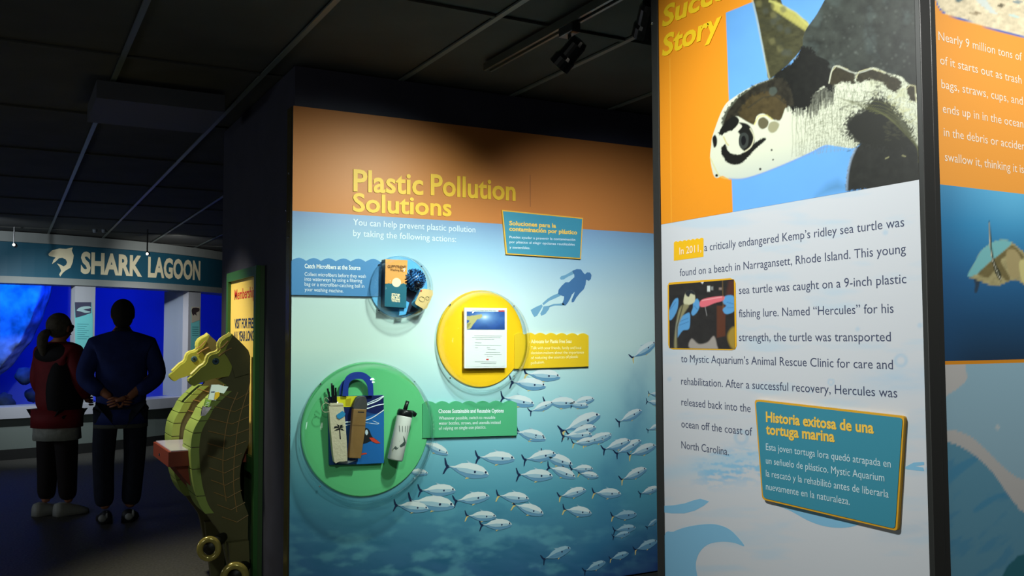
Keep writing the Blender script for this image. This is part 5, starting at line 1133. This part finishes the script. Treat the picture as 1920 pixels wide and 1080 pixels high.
m1.add('body', SKINM, [skin(bones, be, br), headmesh(hd)] + hand((-0.06, -0.175, 0.945), (1, -0.1, -0.15), (0, 1, 0), 1) + hand((0.035, -0.190, 0.955), (-1, -0.1, -0.35), (0, 1, 0), -1))
face_bits(m1, hd, True)
jb = [(0, 0, 0.80), (0, 0, 0.98), (0, -0.005, 1.20), (0, -0.01, 1.36), (0, 0.0, 1.47), (-0.19, -0.01, 1.345), (-0.275, -0.05, 1.10), (-0.13, -0.14, 0.98), (0.19, -0.01, 1.345), (0.275, -0.05, 1.10), (0.10, -0.14, 0.975)]
jk = m1.add('jacket', mat('jacket_blue', (40, 62, 140), 0.8, noise=0.3, nscale=12), [skin(jb, [(0, 1), (1, 2), (2, 3), (3, 4), (3, 5), (5, 6), (6, 7), (3, 8), (8, 9), (9, 10)], [(0.195, 0.15), (0.20, 0.15), (0.205, 0.15), (0.17, 0.12), 0.07, 0.085, 0.075, 0.055, 0.085, 0.075, 0.055])])
def ring(P, name, m, cx, cy, z0, z1, rx, ry, n=28, rot=True, wob=0):
    v = []; f = []
    for j, z in enumerate((z0, z1)):
        for k in range(n):
            a = 2*math.pi*k/n; q = 1+(wob*math.sin(a*9) if j == 0 else 0); v.append(Vector((cx+rx*q*math.cos(a), cy+ry*q*math.sin(a), z)))
    f = [(k, (k+1) % n, n+(k+1) % n, n+k) for k in range(n)] + [tuple(range(n-1, -1, -1)), tuple(range(n, 2*n))]
    return P.add(name, m, [(v, f)], rot)
ring(m1, 'jacket_hem', mat('hem_band', (92, 96, 92), 0.8), 0, 0, 0.715, 0.745, 0.196, 0.152)
ring(m1, 'jacket_skirt', mat('jacket_blue', None), 0, 0, 0.745, 0.86, 0.196, 0.152)
m1.add('collar', mat('jacket_dark', (22, 26, 40), 0.8), [skin([(0, 0.0, 1.42), (0, 0.01, 1.50)], [(0, 1)], [0.095, 0.085], 1)])
m1.add('trousers', mat('jeans_dark', (34, 42, 62), 0.85, noise=0.3, nscale=20), [skin([(0, 0, 0.90), (-0.105, 0, 0.82), (-0.12, 0.01, 0.48), (-0.105, -0.005, 0.10), (0.105, 0, 0.82), (0.105, 0.01, 0.48), (0.08, -0.005, 0.10)], [(0, 1), (1, 2), (2, 3), (0, 4), (4, 5), (5, 6)], [(0.15, 0.12), 0.105, 0.085, 0.075, 0.105, 0.085, 0.075])])
for sx, an in ((-0.105, -0.15), (0.08, 0.2)):
    s_ = m1.add('shoe', mat('shoe_dark', (44, 46, 50), 0.6), [shoe(sx, 0.02, an)])
    m1.add('heel_patch', mat('shoe_white', (176, 180, 180), 0.6), [ell((sx-0.01, -0.115, 0.045), (0.03, 0.02, 0.028), 10, 8)]); m1.add('side_stripe', mat('shoe_white', (176, 180, 180), 0.6), [ell((sx+0.02, -0.10, 0.065), (0.012, 0.03, 0.03), 8, 6)])
m1.add('hair', mat('hair_short_dark', (38, 34, 30), 0.9), [ell((0, 0.005, 1.605), (0.088, 0.100, 0.105), 22, 14), ell((0, -0.02, 1.56), (0.074, 0.075, 0.085), 18, 10)])

# ---- woman turned to the right, ponytail, glasses
m2 = Person(103, 966, -0.85, 'woman with a grey ponytail in a red and black jacket, head turned right', 1.0)
bones = [(0, 0, 0.86), (0, 0, 1.06), (0, 0, 1.26), (0, 0, 1.37), (0, 0.015, 1.43),
         (-0.09, 0, 0.82), (-0.09, 0.0, 0.46), (-0.08, -0.02, 0.09), (0.09, 0, 0.82), (0.09, 0.02, 0.46), (0.09, 0.05, 0.09),
         (-0.16, 0, 1.31), (-0.21, 0.0, 1.05), (-0.19, 0.12, 0.86), (0.16, 0, 1.31), (0.20, 0.02, 1.05), (0.16, 0.16, 0.90)]
br = [(0.14, 0.11), (0.13, 0.10), (0.13, 0.10), 0.05, 0.048, 0.085, 0.058, 0.036, 0.085, 0.058, 0.036, 0.055, 0.042, 0.026, 0.055, 0.042, 0.026]
hd2 = (0.0, 0.02, 1.485)
m2.add('body', SKINM, [skin(bones, be, br), headmesh(hd2, 0.95)] + hand((-0.19, 0.125, 0.86), (0.3, 0.6, -0.6), (1, 0, 0), 1) + hand((0.15, 0.17, 0.90), (-0.6, 0.6, -0.1), (0, 1, 0), 1))
face_bits(m2, hd2, True)
m2.add('jacket', mat('jacket_red', (150, 30, 38), 0.75, noise=0.3, nscale=10), [skin([(0, 0, 0.78), (0, 0, 0.96), (0, 0, 1.14), (0, 0, 1.28), (0, 0.0, 1.38), (-0.165, 0, 1.295), (-0.225, 0.0, 1.05), (-0.20, 0.10, 0.90), (0.165, 0, 1.295), (0.215, 0.02, 1.05), (0.17, 0.13, 0.93)], [(0, 1), (1, 2), (2, 3), (3, 4), (3, 5), (5, 6), (6, 7), (3, 8), (8, 9), (9, 10)], [(0.19, 0.16), (0.185, 0.16), (0.18, 0.15), (0.145, 0.12), 0.06, 0.08, 0.072, 0.055, 0.08, 0.072, 0.055])])
ring(m2, 'jacket_skirt', mat('jacket_red', None), 0, 0, 0.70, 0.84, 0.205, 0.18)
m2.add('shoulder_yoke', mat('jacket_black', (22, 20, 24), 0.8), [ell((0, 0, 1.275), (0.215, 0.145, 0.105), 24, 12)])
m2.add('back_panel', mat('jacket_black', (22, 20, 24), 0.8), [ell((0.095, -0.012, 0.98), (0.112, 0.158, 0.30), 20, 14)])
ring(m2, 'shirt_hem', mat('shirt_pale', (190, 196, 186), 0.9, noise=0.3, nscale=30), 0, 0, 0.60, 0.72, 0.185, 0.165, wob=0.05)
m2.add('trousers', mat('trousers_black', (30, 22, 24), 0.85), [skin([(0, 0, 0.84), (-0.09, 0, 0.76), (-0.092, 0, 0.45), (-0.08, -0.015, 0.11), (0.09, 0, 0.76), (0.092, 0.02, 0.45), (0.09, 0.04, 0.11)], [(0, 1), (1, 2), (2, 3), (0, 4), (4, 5), (5, 6)], [(0.14, 0.12), 0.105, 0.085, 0.068, 0.105, 0.085, 0.068])])
for sx, sy_, an in ((-0.08, 0.02, 0.1), (0.09, 0.08, 0.25)):
    m2.add('shoe', mat('shoe_pale', (186, 190, 182), 0.6), [shoe(sx, sy_, an, 0.27, 0.05, 0.10)])
HG = mat('hair_grey', (110, 104, 90), 0.9, noise=0.4, nscale=40)
m2.add('hair', HG, [ell((0, -0.005, 1.505), (0.088, 0.100, 0.105), 22, 14)])
m2.add('ponytail', HG, [skin([(0, -0.09, 1.47), (0.0, -0.15, 1.43), (0, -0.16, 1.34), (0, -0.14, 1.26)], [(0, 1), (1, 2), (2, 3)], [0.03, 0.045, 0.04, 0.015])])
gl = m2.add('glasses', flat('glasses_dark', (20, 24, 40), 0.2), [ell((-0.032, 0.096, 1.497), (0.026, 0.006, 0.018), 14, 8), ell((0.032, 0.096, 1.497), (0.026, 0.006, 0.018), 14, 8)])
mb = MB()
for sx in (-1, 1): mb.tube(m2.w([(sx*0.058, 0.095, 1.50), (sx*0.080, 0.0, 1.50)]), 0.003, 6)
mb.build('glasses_arms', flat('glasses_dark', (20, 24, 40), 0.2), m2.t)
